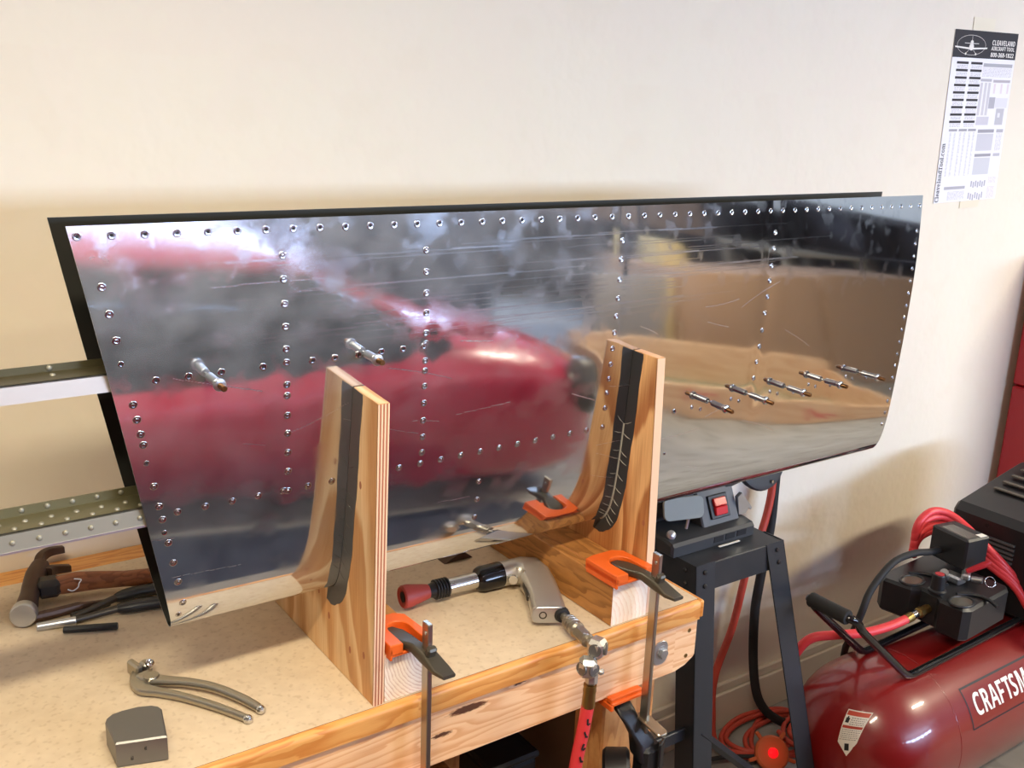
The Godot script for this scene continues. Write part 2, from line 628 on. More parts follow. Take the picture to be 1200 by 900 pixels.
func end_grain(seed_: int, light: Color, dark: Color, c: Vector2, rings: float) -> ImageTexture:
	var a := noise(seed_, 1.0, 3)
	return picture(256, 256, func(u: float, v: float):
		var d := (Vector2(u, v) - c).length() * rings + 0.25 * a.get_noise_2d(u * 4.0, v * 4.0)
		var s := pow(fposmod(d, 1.0), 3.5)
		s = s * (0.55 + 0.35 * a.get_noise_2d(u * 6.0 + 9.0, v * 6.0)) + 0.06 * a.get_noise_2d(u * 60.0, v * 60.0)
		return light.lerp(dark, clampf(s, 0.0, 1.0)))

# how far the oxide film dulls the metal: most near the upper left
func skin_dullness() -> ImageTexture:
	var a := noise(85, 1.0, 4)
	return picture(420, 140, func(u: float, v: float):
		var h := 0.17 * (1.0 - smoothstep(0.12, 0.55, v)) * (1.0 - smoothstep(0.42, 0.68, u)) + 0.05 * (1.0 - smoothstep(0.15, 0.45, u)) + 0.01
		h *= 0.85 + 0.5 * a.get_noise_2d(u * 22.0, v * 8.0)
		var s := 1.0 - clampf(h, 0.0, 0.3)
		return Color(s, s, s))

# polish, smudges, hand prints and the bands of fine scratches that run along the sheet
func skin_haze() -> ImageTexture:
	var a := noise(81, 1.0, 4)
	var b := noise(82, 1.0, 4)
	var w := 1400
	var h := 470
	var im := Image.create(w, h, false, Image.FORMAT_RGB8)
	for y in h:
		for x in w:
			var u := float(x) / w
			var v := float(y) / h
			var s := 0.055 + 0.10 * smoothstep(0.0, 0.6, a.get_noise_2d(u * 16.0, v * 7.0)) * (1.0 - smoothstep(0.35, 0.62, u) * 0.75)
			s += 0.07 * smoothstep(0.15, 0.5, b.get_noise_2d(u * 34.0, v * 10.0)) * (1.0 - smoothstep(0.3, 0.5, v))
			s += 0.05 * (1.0 - smoothstep(0.0, 0.25, v)) * (1.0 - smoothstep(0.25, 0.6, u))
			im.set_pixel(x, y, Color(s, s, s))
	var r := RandomNumberGenerator.new()
	r.seed = 5
	for k in 70: # bundles of scratches
		var y0 := r.randf_range(0.10, 0.33)
		var x0 := r.randf_range(0.08, 0.62)
		var n := r.randf_range(0.04, 0.22)
		var c := r.randf_range(0.11, 0.2)
		for i in int(n * w):
			im.set_pixel(clampi(int(x0 * w) + i, 0, w - 1), clampi(int((y0 - 0.01 * i / w) * h), 0, h - 1), Color(c, c, c))
	for k in 26: # single arcs and nicks
		var q := Vector2(r.randf_range(0.06, 0.75), r.randf_range(0.3, 0.85))
		var d := Vector2.from_angle(r.randf_range(-0.7, 0.5))
		var bend := r.randf_range(-0.004, 0.004)
		for i in int(r.randf_range(20, 90)):
			d = d.rotated(bend)
			q += Vector2(d.x / w, d.y / h) * 1.1
			im.set_pixel(clampi(int(q.x * w), 0, w - 1), clampi(int(q.y * h), 0, h - 1), Color(0.3, 0.3, 0.3))
	return ImageTexture.create_from_image(im)

# ---------------------------------------------------------------- room
func one_box(c: Vector3, s: Vector3, bev := 0.0) -> MB:
	var m := MB.new()
	m.box(c, s, bev)
	return m

func room() -> void:
	var x0 := -4.6
	var x1 := 9.0
	var cx := (x0 + x1) / 2
	var w := x1 - x0 + 0.4
	var cz := (WALL + GARAGE_DOOR) / 2
	var d := GARAGE_DOOR - WALL
	var hy := CEIL - FLOOR
	var my := (CEIL + FLOOR) / 2
	struct("floor", one_box(Vector3(cx, FLOOR - 0.1, cz), Vector3(w, 0.2, d + 0.4)), M.floor)
	struct("ceiling", one_box(Vector3(cx, CEIL + 0.1, cz), Vector3(w, 0.2, d + 0.4)), M.ceiling)
	struct("wall_back", one_box(Vector3(cx, my, WALL - 0.1), Vector3(w, hy, 0.2)), M.wall)
	struct("wall_left", one_box(Vector3(x0 - 0.1, my, cz), Vector3(0.2, hy, d)), M.wall)
	struct("wall_right", one_box(Vector3(x1 + 0.1, my, cz), Vector3(0.2, hy, d)), M.wall)
	# concrete footing that sticks out along the foot of the wall
	var b := MB.new()
	b.box(Vector3(cx, FLOOR + 0.07, WALL + 0.012), Vector3(w - 0.4, 0.14, 0.024), 0.003)
	b.box(Vector3(cx, FLOOR + 0.157, WALL + 0.008), Vector3(w - 0.4, 0.034, 0.016), 0.004)
	struct("baseboard_back", b, M.curb)
	# the street side: solid wall above and beside the garage door, whose top section has glass panes
	var z := GARAGE_DOOR + 0.1
	var g0 := -1.6
	var g1 := 7.3
	var f := MB.new()
	f.box(Vector3((x0 + g0) / 2, my, z), Vector3(g0 - x0, hy, 0.2))
	f.box(Vector3((g1 + x1) / 2, my, z), Vector3(x1 - g1, hy, 0.2))
	f.box(Vector3((g0 + g1) / 2, (1.45 + CEIL) / 2, z), Vector3(g1 - g0, CEIL - 1.45, 0.2))
	struct("wall_front", f, M.wall)
	var door := MB.new()
	for k in 4:
		var y0 := FLOOR + k * 0.485
		door.box(Vector3((g0 + g1) / 2, y0 + 0.24, GARAGE_DOOR + 0.03), Vector3(g1 - g0, 0.48, 0.05), 0.006)
	door.box(Vector3((g0 + g1) / 2, 0.835, GARAGE_DOOR + 0.03), Vector3(g1 - g0, 0.045, 0.05))
	door.box(Vector3((g0 + g1) / 2, 1.42, GARAGE_DOOR + 0.03), Vector3(g1 - g0, 0.075, 0.05))
	door.box(Vector3((g0 + 0.84) / 2, 1.12, GARAGE_DOOR + 0.03), Vector3(0.84 - g0, 0.53, 0.05))
	door.box(Vector3((g1 + 6.76) / 2, 1.12, GARAGE_DOOR + 0.03), Vector3(g1 - 6.76, 0.53, 0.05))
	for k in 5:
		door.box(Vector3(1.8 + k, 1.12, GARAGE_DOOR + 0.03), Vector3(0.12, 0.53, 0.05))
	struct("door_1", door, M.garage_door)
	var glass := mat(Color(0.9, 0.95, 1.0, 0.08), 0.02)
	glass.transparency = BaseMaterial3D.TRANSPARENCY_ALPHA
	for k in 6:
		struct("window_%d" % (k + 1), one_box(Vector3(1.3 + k, 1.12, GARAGE_DOOR + 0.03), Vector3(0.88, 0.53, 0.006)), glass)
	# shop light fittings
	var glow := mat(rgb(255, 240, 214), 0.4)
	glow.emission_enabled = true
	glow.emission = Color(1.0, 0.90, 0.75)
	glow.emission_energy_multiplier = 2.0
	for i in 2:
		var q: Vector3 = SHOP_LIGHTS[i]
		var t := thing("shop_light", ["long white ceiling shop light above the workbench", "long white ceiling shop light above the crate"][i], "ceiling light", q)
		put("housing", one_box(Vector3(0, -0.005, 0), Vector3(1.26, 0.09, 0.22), 0.01), M.door, t)
		put("lamp_tube", one_box(Vector3(0, -0.055, 0), Vector3(1.2, 0.012, 0.16)), glow, t)

# ---------------------------------------------------------------- what the polished sheet reflects
func super_ring(w: float, lo: float, hi: float, z: float, e: float, n := 28) -> PackedVector3Array:
	var o := PackedVector3Array()
	var c := (lo + hi) / 2
	for k in n:
		var g := TAU * k / n
		var a := cos(g)
		var b := sin(g)
		o.append(Vector3(signf(a) * pow(absf(a), 2.0 / e) * w, c + signf(b) * pow(absf(b), 2.0 / e) * (hi - lo) / 2, z))
	return o

func across_ring(w: float, lo: float, hi: float, x: float, e: float) -> PackedVector3Array:
	var o := PackedVector3Array()
	for q in super_ring(w, lo, hi, 0.0, e): o.append(Vector3(x, q.y, q.x))
	return o

func garage_behind() -> void:
	# a red car parked alongside the bench, its nose to the right
	var t := thing("car", "low red car parked alongside the workbench, mirrored in the polished panel", "car", Vector3(0.0, FLOOR, 2.38))
	var b := MB.new()
	var st := [[1.80, 0.5, 0.40, 0.56], [1.77, 0.72, 0.30, 0.66], [1.69, 0.89, 0.22, 0.76], [1.5, 1.0, 0.12, 0.85], [1.25, 1.045, 0.07, 0.92], [0.85, 1.05, 0.05, 0.945], [0.5, 1.05, 0.04, 0.90], [0.1, 1.05, 0.04, 0.81], [-0.4, 1.05, 0.04, 0.75], [-1.6, 1.05, 0.04, 0.70], [-2.6, 1.05, 0.08, 0.74], [-3.1, 0.98, 0.2, 0.72], [-3.25, 0.8, 0.3, 0.66]]
	var rings := []
	for q in st: rings.append(across_ring(q[1], q[2], q[3], q[0], 4.5))
	b.loft(rings)
	put("body", b.mesh(50.0), M.car, t)
	var g := MB.new()
	g.loft([across_ring(0.93, 0.85, 0.95, 0.9, 5.0), across_ring(0.96, 0.6, 1.15, 0.66, 5.0), across_ring(0.95, 0.45, 1.36, 0.38, 5.0), across_ring(0.95, 0.4, 1.39, -0.9, 5.0), across_ring(0.95, 0.4, 1.15, -1.7, 5.0), across_ring(0.93, 0.45, 0.85, -2.2, 5.0)])
	put("cabin_glass", g.mesh(50.0), M.car_glass, t)
	var r := MB.new()
	r.loft([across_ring(0.80, 1.32, 1.375, 0.42, 4.0), across_ring(0.88, 1.30, 1.41, 0.2, 4.0), across_ring(0.88, 1.30, 1.42, -0.6, 4.0), across_ring(0.84, 1.32, 1.40, -1.0, 4.0)])
	put("roof", r.mesh(50.0), M.car, t)
	for k in [-1, 1]:
		for ends in [[Vector3(0.87, 0.96, k * 0.93), Vector3(0.4, 1.34, k * 0.87)], [Vector3(-0.62, 0.68, k * 0.95), Vector3(-0.68, 1.34, k * 0.90)]]:
			var pm := MB.new()
			pm.tube([ends[0], ends[1]], 0.028, 8)
			put("pillar", pm, M.car, t)
		var h := MB.new()
		h.lathe([Vector2(0, 0.05), Vector2(0.07, 0.045), Vector2(0.12, 0.03), Vector2(0.15, 0), Vector2(0.15, -0.04), Vector2(0, -0.04)], along(Vector3(0.45, 0.25, k * 0.85), Vector3(1.56, 0.69, k * 0.965)), 20)
		var head := put("headlight", h.mesh(50.0), M.glass_grey, t)
		var bulb := MB.new()
		bulb.lathe([Vector2(0.045, 0), Vector2(0.04, 0.012), Vector2(0, 0.016)], along(Vector3(0.45, 0.1, k * 0.85), Vector3(1.585, 0.64, k * 1.01)), 14)
		put("reflector", bulb, M.bright, head)
		var sm := MB.new()
		sm.lathe([Vector2(0, -0.09), Vector2(0.05, -0.075), Vector2(0.07, 0), Vector2(0.055, 0.075), Vector2(0, 0.09)], Transform3D(Basis(Vector3(0, 1, 0), Vector3(0, 0, 1), Vector3(1, 0, 0)), Vector3(0.82, 1.12, k * 1.12)), 16)
		sm.tube([Vector3(0.74, 0.97, k * 0.94), Vector3(0.81, 1.08, k * 1.06)], 0.022, 8)
		put("side_mirror", sm.mesh(50.0), M.car, t)
		for x in [0.52, -2.3]:
			var wm := MB.new()
			wm.lathe([Vector2(0, -0.1), Vector2(0.34, -0.1), Vector2(0.38, -0.07), Vector2(0.38, 0.07), Vector2(0.34, 0.1), Vector2(0, 0.1)], along(Vector3.BACK, Vector3(x, 0.38, k * 0.8)), 28)
			put("wheel", wm, M.tire, t)
	put("air_dam", one_box(Vector3(1.3, 0.13, 0), Vector3(0.5, 0.1, 1.7), 0.03), M.tire, t)
	var fm := MB.new()
	fm.prism(rounded(2.7, 0.5, 0.04), 0.012, Transform3D(Basis(Vector3.RIGHT, -PI / 2), Vector3.ZERO), 0.004)
	tag(put("floor_mat", fm, M.navy), "dark blue rubber mat on the floor beside the red car", "mat").position = Vector3(-0.2, FLOOR + 0.0005, 1.08)
	# open crate of planks on the floor to the right
	var c := thing("crate", "open shallow wooden crate with red stencil marks on the garage floor", "crate", Vector3(3.75, FLOOR, 2.4), 0.18)
	for i in 4:
		var a: Array = [[Vector3(0, 0.125, -0.28), Vector3(1.9, 0.23, 0.035)], [Vector3(0, 0.19, 0.28), Vector3(1.9, 0.36, 0.035)], [Vector3(-0.93, 0.15, 0), Vector3(0.035, 0.26, 0.52)], [Vector3(0.93, 0.15, 0), Vector3(0.035, 0.26, 0.52)]][i]
		put("plank", one_box(a[0], a[1], 0.004), M.crate, c)
	put("bottom_board", one_box(Vector3(0, 0.02, 0), Vector3(1.86, 0.03, 0.54)), mat(rgb(122, 124, 96), 0.7), c)
	for q in [Vector3(-0.55, 0.2, 0), Vector3(0.25, 0.16, 0)]:
		for k in 4:
			var mk := MB.new()
			mk.box(q + Vector3(0.05 * k - 0.07, 0.02 * (k % 2) - 0.05, -0.2985), Vector3(0.016, 0.11, 0.002), 0.0, Basis(Vector3.BACK, 0.5 * k))
			put("stencil_mark", mk, M.paint_red, c)
	# behind it, cartons, a grey panel edged in yellow, a covered trolley and a light table
	tag(put("carton", carton(Vector3(1.5, 1.12, 0.7)), M.carton), "big brown cardboard carton behind the crate, nearer the car", "carton", "big brown cartons behind the crate").position = Vector3(4.7, FLOOR, 3.3)
	var c2 := put("carton", carton(Vector3(1.6, 1.16, 0.7)), M.carton)
	tag(c2, "big brown cardboard carton behind the crate, farther from the car", "carton", "big brown cartons behind the crate").position = Vector3(6.4, FLOOR, 3.35)
	var gp := thing("wall_panel", "grey upright board with a yellow edge strip leaning behind the crate", "board", Vector3(3.55, FLOOR, 3.05))
	put("board", one_box(Vector3(0, 0.52, 0), Vector3(0.66, 1.04, 0.06), 0.005), M.panel_grey, gp)
	put("edge_strip", one_box(Vector3(0.36, 0.52, 0), Vector3(0.07, 1.04, 0.07), 0.005), M.yellow, gp)
	var tr := thing("tool_trolley", "dark blue tool trolley standing beyond the red car", "trolley", Vector3(2.25, FLOOR, 3.85))
	put("cabinet_body", one_box(Vector3(0, 0.74, 0), Vector3(1.3, 1.3, 0.6), 0.02), M.navy, tr)
	for k in 4:
		put("drawer", one_box(Vector3(0, 0.35 + 0.27 * k, -0.305), Vector3(1.22, 0.24, 0.02), 0.006), M.navy, tr)
	for q in [Vector3(-0.55, 0.05, -0.22), Vector3(0.55, 0.05, -0.22), Vector3(-0.55, 0.05, 0.22), Vector3(0.55, 0.05, 0.22)]:
		var w := MB.new()
		w.lathe([Vector2(0, -0.02), Vector2(0.05, -0.02), Vector2(0.05, 0.02), Vector2(0, 0.02)], along(Vector3.RIGHT, q), 16)
		put("caster", w, M.tire, tr)
	var bin := MB.new()
	bin.prism(rounded(0.26, 0.2, 0.03), 0.26, Transform3D(Basis(Vector3.RIGHT, -PI / 2), Vector3.ZERO), 0.01)
	tag(put("storage_bin", bin, M.yellow), "yellow storage bin standing on the brown carton nearer the car", "bin").position = Vector3(4.2, FLOOR + 1.13, 3.3)
	var tb := thing("table", "white topped table standing behind the brown cartons", "table", Vector3(7.6, FLOOR, 4.5))
	shelving()
	put("tabletop", one_box(Vector3(0, 1.32, 0), Vector3(1.4, 0.07, 0.7), 0.01), M.light_top, tb)
	for s in [Vector2(-0.65, -0.3), Vector2(0.65, -0.3), Vector2(-0.65, 0.3), Vector2(0.65, 0.3)]:
		put("leg", one_box(Vector3(s.x, 0.6425, s.y), Vector3(0.07, 1.285, 0.07), 0.004), M.light_top, tb)

func shelving() -> void:
	var t := thing("storage_shelf", "tall dark brown storage shelf standing far behind the white topped table", "shelf", Vector3(6.4, FLOOR, 5.6))
	put("back_board", one_box(Vector3(0, 0.95, 0.28), Vector3(4.6, 1.9, 0.03)), M.shelf_dark, t)
	for k in 4: put("shelf_board", one_box(Vector3(0, 0.1 + k * 0.58, 0), Vector3(4.6, 0.04, 0.56), 0.004), M.shelf_dark, t)
	for k in 5: put("upright", one_box(Vector3(-2.28 + k * 1.14, 0.95, 0), Vector3(0.05, 1.9, 0.56), 0.004), M.shelf_dark, t)
	var u := thing("storage_shelf", "tall dark brown storage shelf along the right hand wall", "shelf", Vector3(8.65, FLOOR, 3.75))
	put("back_board", one_box(Vector3(0.28, 1.05, 0), Vector3(0.03, 2.1, 2.9)), M.shelf_dark, u)
	for k in 4: put("shelf_board", one_box(Vector3(0, 0.1 + k * 0.64, 0), Vector3(0.56, 0.04, 2.9), 0.004), M.shelf_dark, u)
	for k in 4: put("upright", one_box(Vector3(0, 1.05, -1.43 + k * 0.955), Vector3(0.56, 2.1, 0.05), 0.004), M.shelf_dark, u)
	for k in 6:
		var q := Vector3([4.42, 4.9, 5.6, 6.1, 6.75, 7.2][k], FLOOR + 1.2815, 5.5)
		tag(put("carton", carton(Vector3(0.42, 0.34 + 0.06 * (k % 3), 0.36)), M.carton), "small brown carton on the far storage shelf, %s from the left" % ["first", "second", "third", "fourth", "fifth", "sixth"][k], "carton", "small cartons on the dark shelf").position = q

func carton(s: Vector3) -> MB:
	var m := MB.new()
	m.box(Vector3(0, s.y / 2, 0), s, 0.012)
	m.box(Vector3(0, s.y + 0.003, -s.z * 0.255), Vector3(s.x * 0.99, 0.006, s.z * 0.47), 0.002)
	m.box(Vector3(0, s.y + 0.003, s.z * 0.255), Vector3(s.x * 0.99, 0.006, s.z * 0.47), 0.002)
	return m

# ---------------------------------------------------------------- workbench
func bench() -> void:
	var t := thing("workbench", "wooden workbench with pale fibreboard top and orange varnished front edge", "workbench")
	put("benchtop", one_box(Vector3(-0.84, -0.0105, -0.3655), Vector3(2.13, 0.021, 0.7285)), M.mdf, t)
	put("top_seam", one_box(Vector3(-0.84, -0.0045, -0.0008), Vector3(2.13, 0.0085, 0.0012)), M.mdf_dark, t)
	# front edging with a rounded nose and end
	var e := MB.new()
	var prof := PackedVector2Array([Vector2(0, -0.038), Vector2(0.012, -0.038), Vector2(0.0125, -0.010)])
	for k in 6: prof.append(Vector2(0.0035 + cos(PI / 2 * k / 5.0) * 0.009, -0.009 + sin(PI / 2 * k / 5.0) * 0.009))
	prof.append(Vector2(0, 0))
	e.prism(prof, 2.13, Transform3D(Basis(Vector3(0, 0, 1), Vector3(0, 1, 0), Vector3(1, 0, 0)), Vector3(-1.905, 0, 0)), 0.004)
	put("front_edging", e, M.trim, t)
	var es := MB.new()
	es.box(Vector3(0.2295, -0.019, -0.36), Vector3(0.01, 0.038, 0.742), 0.004)
	put("end_edging", es, M.trim, t)
	var a := MB.new()
	a.prism(PackedVector2Array([Vector2(-1.9, -0.146), Vector2(0.172, -0.146), Vector2(0.2, -0.139), Vector2(0.222, -0.126), Vector2(0.226, -0.12), Vector2(0.226, -0.0385), Vector2(-1.9, -0.0385)]), 0.036, Transform3D(Basis(), Vector3(0, 0, -0.032)), 0.002)
	put("apron", a, M.apron, t)
	put("back_rail", one_box(Vector3(-0.84, -0.018, -0.764), Vector3(2.13, 0.036, 0.066), 0.004), M.trim, t)
	put("back_apron", one_box(Vector3(-0.84, -0.09, -0.776), Vector3(2.1, 0.105, 0.036), 0.003), M.apron, t)
	put("end_apron", one_box(Vector3(0.2, -0.09, -0.395), Vector3(0.036, 0.1, 0.72), 0.003), M.apron, t)
	for q in [Vector3(0.1, 0, -0.085), Vector3(0.1, 0, -0.7), Vector3(-1.8, 0, -0.085), Vector3(-1.8, 0, -0.7)]:
		put("leg", one_box(q + Vector3(0, (FLOOR - 0.04) / 2, 0), Vector3(0.135, -FLOOR - 0.04, 0.09), 0.004), M.leg, t)
	put("lower_shelf", one_box(Vector3(-0.85, -0.70, -0.41), Vector3(1.76, 0.02, 0.66)), M.ply_flat, t)
	put("end_panel", one_box(Vector3(0.195, -0.43, -0.46), Vector3(0.018, 0.54, 0.5)), M.dark_ply, t)
	put("back_panel", one_box(Vector3(-0.8, -0.43, -0.72), Vector3(1.96, 0.54, 0.018)), M.dark_ply, t)
	# carriage bolt with washer, and two sunk screws
	var w := MB.new()
	w.prism(rounded(0.037, 0.05, 0.015), 0.003, Transform3D(Basis(), Vector3(0.127, -0.088, 0.004)), 0.0008)
	put("washer", w, M.zinc, t)
	var bo := MB.new()
	bo.prism(hexagon(0.011), 0.008, Transform3D(Basis(), Vector3(0.13, -0.088, 0.007)), 0.0012)
	bo.lathe([Vector2(0.015, 0), Vector2(0.0145, 0.0015), Vector2(0, 0.0015)], along(Vector3.BACK, Vector3(0.13, -0.088, 0.0068)), 20)
	put("bolt_head", bo, M.zinc, t)
	for q in [Vector2(0.204, -0.062), Vector2(0.2, -0.117)]:
		var s := MB.new()
		s.lathe([Vector2(0, -0.001), Vector2(0.0045, -0.001), Vector2(0.0045, 0.0006), Vector2(0.003, 0.0002), Vector2(0, 0.0002)], along(Vector3.BACK, Vector3(q.x, q.y, 0.004)), 14)
		put("screw", s, M.brass, t)
	# things stored under the bench
	var sb := thing("storage_box", "black plastic box on the shelf under the workbench", "box", Vector3(0.035, -0.6895, -0.40))
	put("box_body", one_box(Vector3(0, 0.085, 0), Vector3(0.13, 0.17, 0.14), 0.008), M.black, sb)
	put("lid", one_box(Vector3(0, 0.18, 0), Vector3(0.14, 0.018, 0.15), 0.006), M.black, sb)

func hexagon(r: float) -> PackedVector2Array:
	return disc(r, 6)

# ---------------------------------------------------------------- the riveted panel
func panel() -> void:
	var t := thing("aircraft_panel", "long polished aluminium aircraft section with rivet rows, standing in two plywood cradles", "aircraft part")
	var skin := put("skin", skin_open(0, false), M.skin, t, "polished mirror aluminium sheet")
	put("skin_lining", skin_open(0, true), M.lining, t, "dark primed inside of the sheet")
	put("far_skin", skin_open(1, false), M.skin, t)
	put("far_skin_lining", skin_open(1, true), M.lining, t)
	for f in [0.0, 1.0]:
		var m := MB.new()
		for k in 78:
			var q := []
			for kk in [k, k + 1]:
				var y: float = near_y(kk) if kk <= 34 else 0.146 if kk < 44 else near_y(78 - kk)
				var x := skin_x(y, f)
				var s := section_point(x, kk)
				var d := (section_point(x, mini(kk + 1, 78)) - section_point(x, maxi(kk - 1, 0))).normalized()
				var s2 := s + Vector2(d.y, -d.x) * 0.0011
				q.append([Vector3(x, s.y, s.x), Vector3(x, s2.y, s2.x)])
			if f == 0.0: m.quad(q[0][0], q[0][1], q[1][1], q[1][0])
			else: m.quad(q[0][0], q[1][0], q[1][1], q[0][1])
		put("sheet_edge", m, M.edge, t)
	# ribs between the sheets
	for x in [-0.6, -0.37, 0.035, 0.45, 0.95]:
		var poly := PackedVector2Array()
		poly = offset_section(x, 1, 77, -0.004)
		var m := MB.new()
		m.prism(poly, 0.0012, Transform3D(Basis(Vector3(0, 0, 1), Vector3(0, 1, 0), Vector3(1, 0, 0)), Vector3(x, 0, 0)))
		put("rib", m, M.primer, t)
	# the two spars that run on to the left
	beam(t, 0.578, 0.012, 0.022, 0.048, M.primer, M.spar_bare, false)
	beam(t, 0.376, 0.016, 0.024, 0.055, M.primer_light, M.spar, true)
	# rivets
	var rv := rivet_mesh(false)
	var rh := rivet_mesh(true)
	for k in 48: rivet(t, lerpf(-0.871, 1.009, k / 47.0), lerpf(0.7535, 0.7425, k / 47.0), rh, "dimpled_hole")
	for y in [0.69, 0.655, 0.62, 0.53, 0.508, 0.486, 0.47, 0.405, 0.372, 0.35, 0.31, 0.275, 0.24, 0.2]:
		rivet(t, skin_left(y) + 0.022, y, rv)
	for y in [0.588, 0.442, 0.328]:
		rivet(t, skin_left(y) + 0.02, y, rh, "dimpled_hole", 0.6)
	rivet(t, skin_left(0.175) + 0.012, 0.178, rh, "dimpled_hole", 0.7)
	for y in [0.716, 0.683, 0.648, 0.615, 0.582, 0.562, 0.528, 0.511, 0.48, 0.451, 0.42, 0.389, 0.356]:
		rivet(t, lerpf(-0.590, -0.607, (y - 0.356) / 0.36), y, rv)
	for y in [0.711, 0.678, 0.645, 0.614, 0.581, 0.564, 0.536, 0.519, 0.493, 0.464, 0.434, 0.405, 0.377]:
		rivet(t, lerpf(-0.358, -0.374, (y - 0.356) / 0.36), y, rv)
	for y in [0.706, 0.673, 0.637, 0.603, 0.57, 0.54, 0.51, 0.48, 0.452, 0.425, 0.395]:
		rivet(t, lerpf(0.034, 0.038, (y - 0.356) / 0.36), y, rv)
	for y in [0.702, 0.67, 0.635, 0.605, 0.572, 0.538, 0.502, 0.468, 0.435, 0.4]:
		rivet(t, lerpf(0.448, 0.468, (y - 0.4) / 0.3), y, rv)
	for k in 17: rivet(t, skin_right(0.2) - 0.012 + 0.055 * k / 17.0, 0.22 + 0.029 * k, rv, "rivet", 0.7)
	for x in [-0.783, -0.74, -0.695, -0.635, -0.56, -0.524, -0.485, -0.446, -0.408, -0.37]:
		rivet(t, x, 0.560, rh, "dimpled_hole")
	for k in 21: rivet(t, -0.7555 + k * 0.0395, 0.3575, rv)
	for k in 4: rivet(t, 0.105 + k * 0.0385, 0.3605, rh if k == 3 else rv)
	for y in [0.30, 0.265, 0.23]: rivet(t, -0.238, y, rv, "rivet", 0.8)
	for q in CLECOS.slice(2):
		rivet(t, q.x - 0.052, q.y - 0.004, rv, "rivet", 0.65)
		rivet(t, q.x - 0.026, q.y - 0.012, rv, "rivet", 0.65)
		rivet(t, q.x + 0.028, q.y - 0.016, rv, "rivet", 0.65)
	for q in [Vector2(0.175, 0.3), Vector2(0.21, 0.272), Vector2(0.2, 0.235)]: rivet(t, q.x, q.y, rh, "dimpled_hole", 0.5)
	# spring clamps that hold the sheet to the spars
	for i in CLECOS.size():
		cleco(i)

const CLECOS := [Vector2(-0.715, 0.559), Vector2(-0.475, 0.562), Vector2(0.322, 0.366), Vector2(0.437, 0.367), Vector2(0.56, 0.366), Vector2(0.69, 0.365), Vector2(0.825, 0.366)]
const CLECO_PLACES := ["leftmost of all, nearest the olive spars", "second from left, above the left cradle board", "leftmost and lowest of the right hand five", "second from left of the right hand five", "middle one of the right hand five", "fourth from left of the right hand five", "rightmost and highest, nearest the panel end"]

func cleco(i: int) -> void:
	var q: Vector2 = CLECOS[i]
	var n := skin_n(q.x, q.y)
	var t := thing("cleco_fastener", "silver spring fastener stuck in the panel, " + CLECO_PLACES[i], "fastener", Vector3(q.x, q.y, skin_z(q.x, q.y)), 0.0, "silver fasteners in the panel")
	var d := n.rotated(Vector3.RIGHT, rng.randf_range(-0.05, 0.05)).rotated(Vector3.UP, rng.randf_range(-0.06, 0.06))
	var xf := along(d, Vector3.ZERO)
	var k := 1.25 if i > 1 else 1.1
	var b := MB.new()
	b.lathe([Vector2(0.0022, 0.0003), Vector2(0.0022, 0.006), Vector2(0.0058, 0.0065), Vector2(0.0063, 0.0075), Vector2(0.0063, 0.030 * k), Vector2(0.0052, 0.031 * k), Vector2(0.0052, 0.034 * k), Vector2(0.0085, 0.0345 * k), Vector2(0.009, 0.036 * k), Vector2(0.0085, 0.0385 * k), Vector2(0.006, 0.0395 * k), Vector2(0, 0.0395 * k)], xf, 18)
	put("barrel", b, M.bright if i > 1 else M.zinc, t)
	var p := MB.new()
	p.lathe([Vector2(0.0045, 0.0395 * k), Vector2(0.0045, 0.050 * k), Vector2(0.0035, 0.0515 * k), Vector2(0, 0.0515 * k)], xf, 14)
	put("plunger", p, M.copper, t)

func skin_open(side: int, inner: bool) -> ArrayMesh:
	return skin_mesh(side, inner).mesh(60.0)

func rivet_mesh(hole: bool) -> ArrayMesh:
	var m := MB.new()
	m.lathe([Vector2(0.0072, -0.0002), Vector2(0.0066, 0.0006), Vector2(0.0052, 0.0009), Vector2(0.0034, 0.0003), Vector2(0.0030, 0.0003)] + ([Vector2(0, 0.0003)] if hole else [Vector2(0.0029, 0.0008), Vector2(0.0022, 0.0012), Vector2(0, 0.0013)]), Transform3D(), 16)
	var a := m.mesh(55.0)
	a.surface_set_material(0, M.rivet)
	if hole:
		var h := MB.new()
		h.lathe([Vector2(0.0028, 0.0002), Vector2(0.0028, 0.0005), Vector2(0, 0.0005)], Transform3D(), 14)
		a.add_surface_from_arrays(Mesh.PRIMITIVE_TRIANGLES, h.mesh().surface_get_arrays(0))
		a.surface_set_material(1, M.hole)
	return a

func rivet(t: Node3D, x: float, y: float, m: ArrayMesh, called := "rivet", s := 0.82) -> void:
	var o := MeshInstance3D.new()
	o.name = called
	o.mesh = m
	o.transform = along(skin_n(x, y), Vector3(x, y, skin_z(x, y))).scaled_local(Vector3.ONE * s)
	t.add_child(o, true)

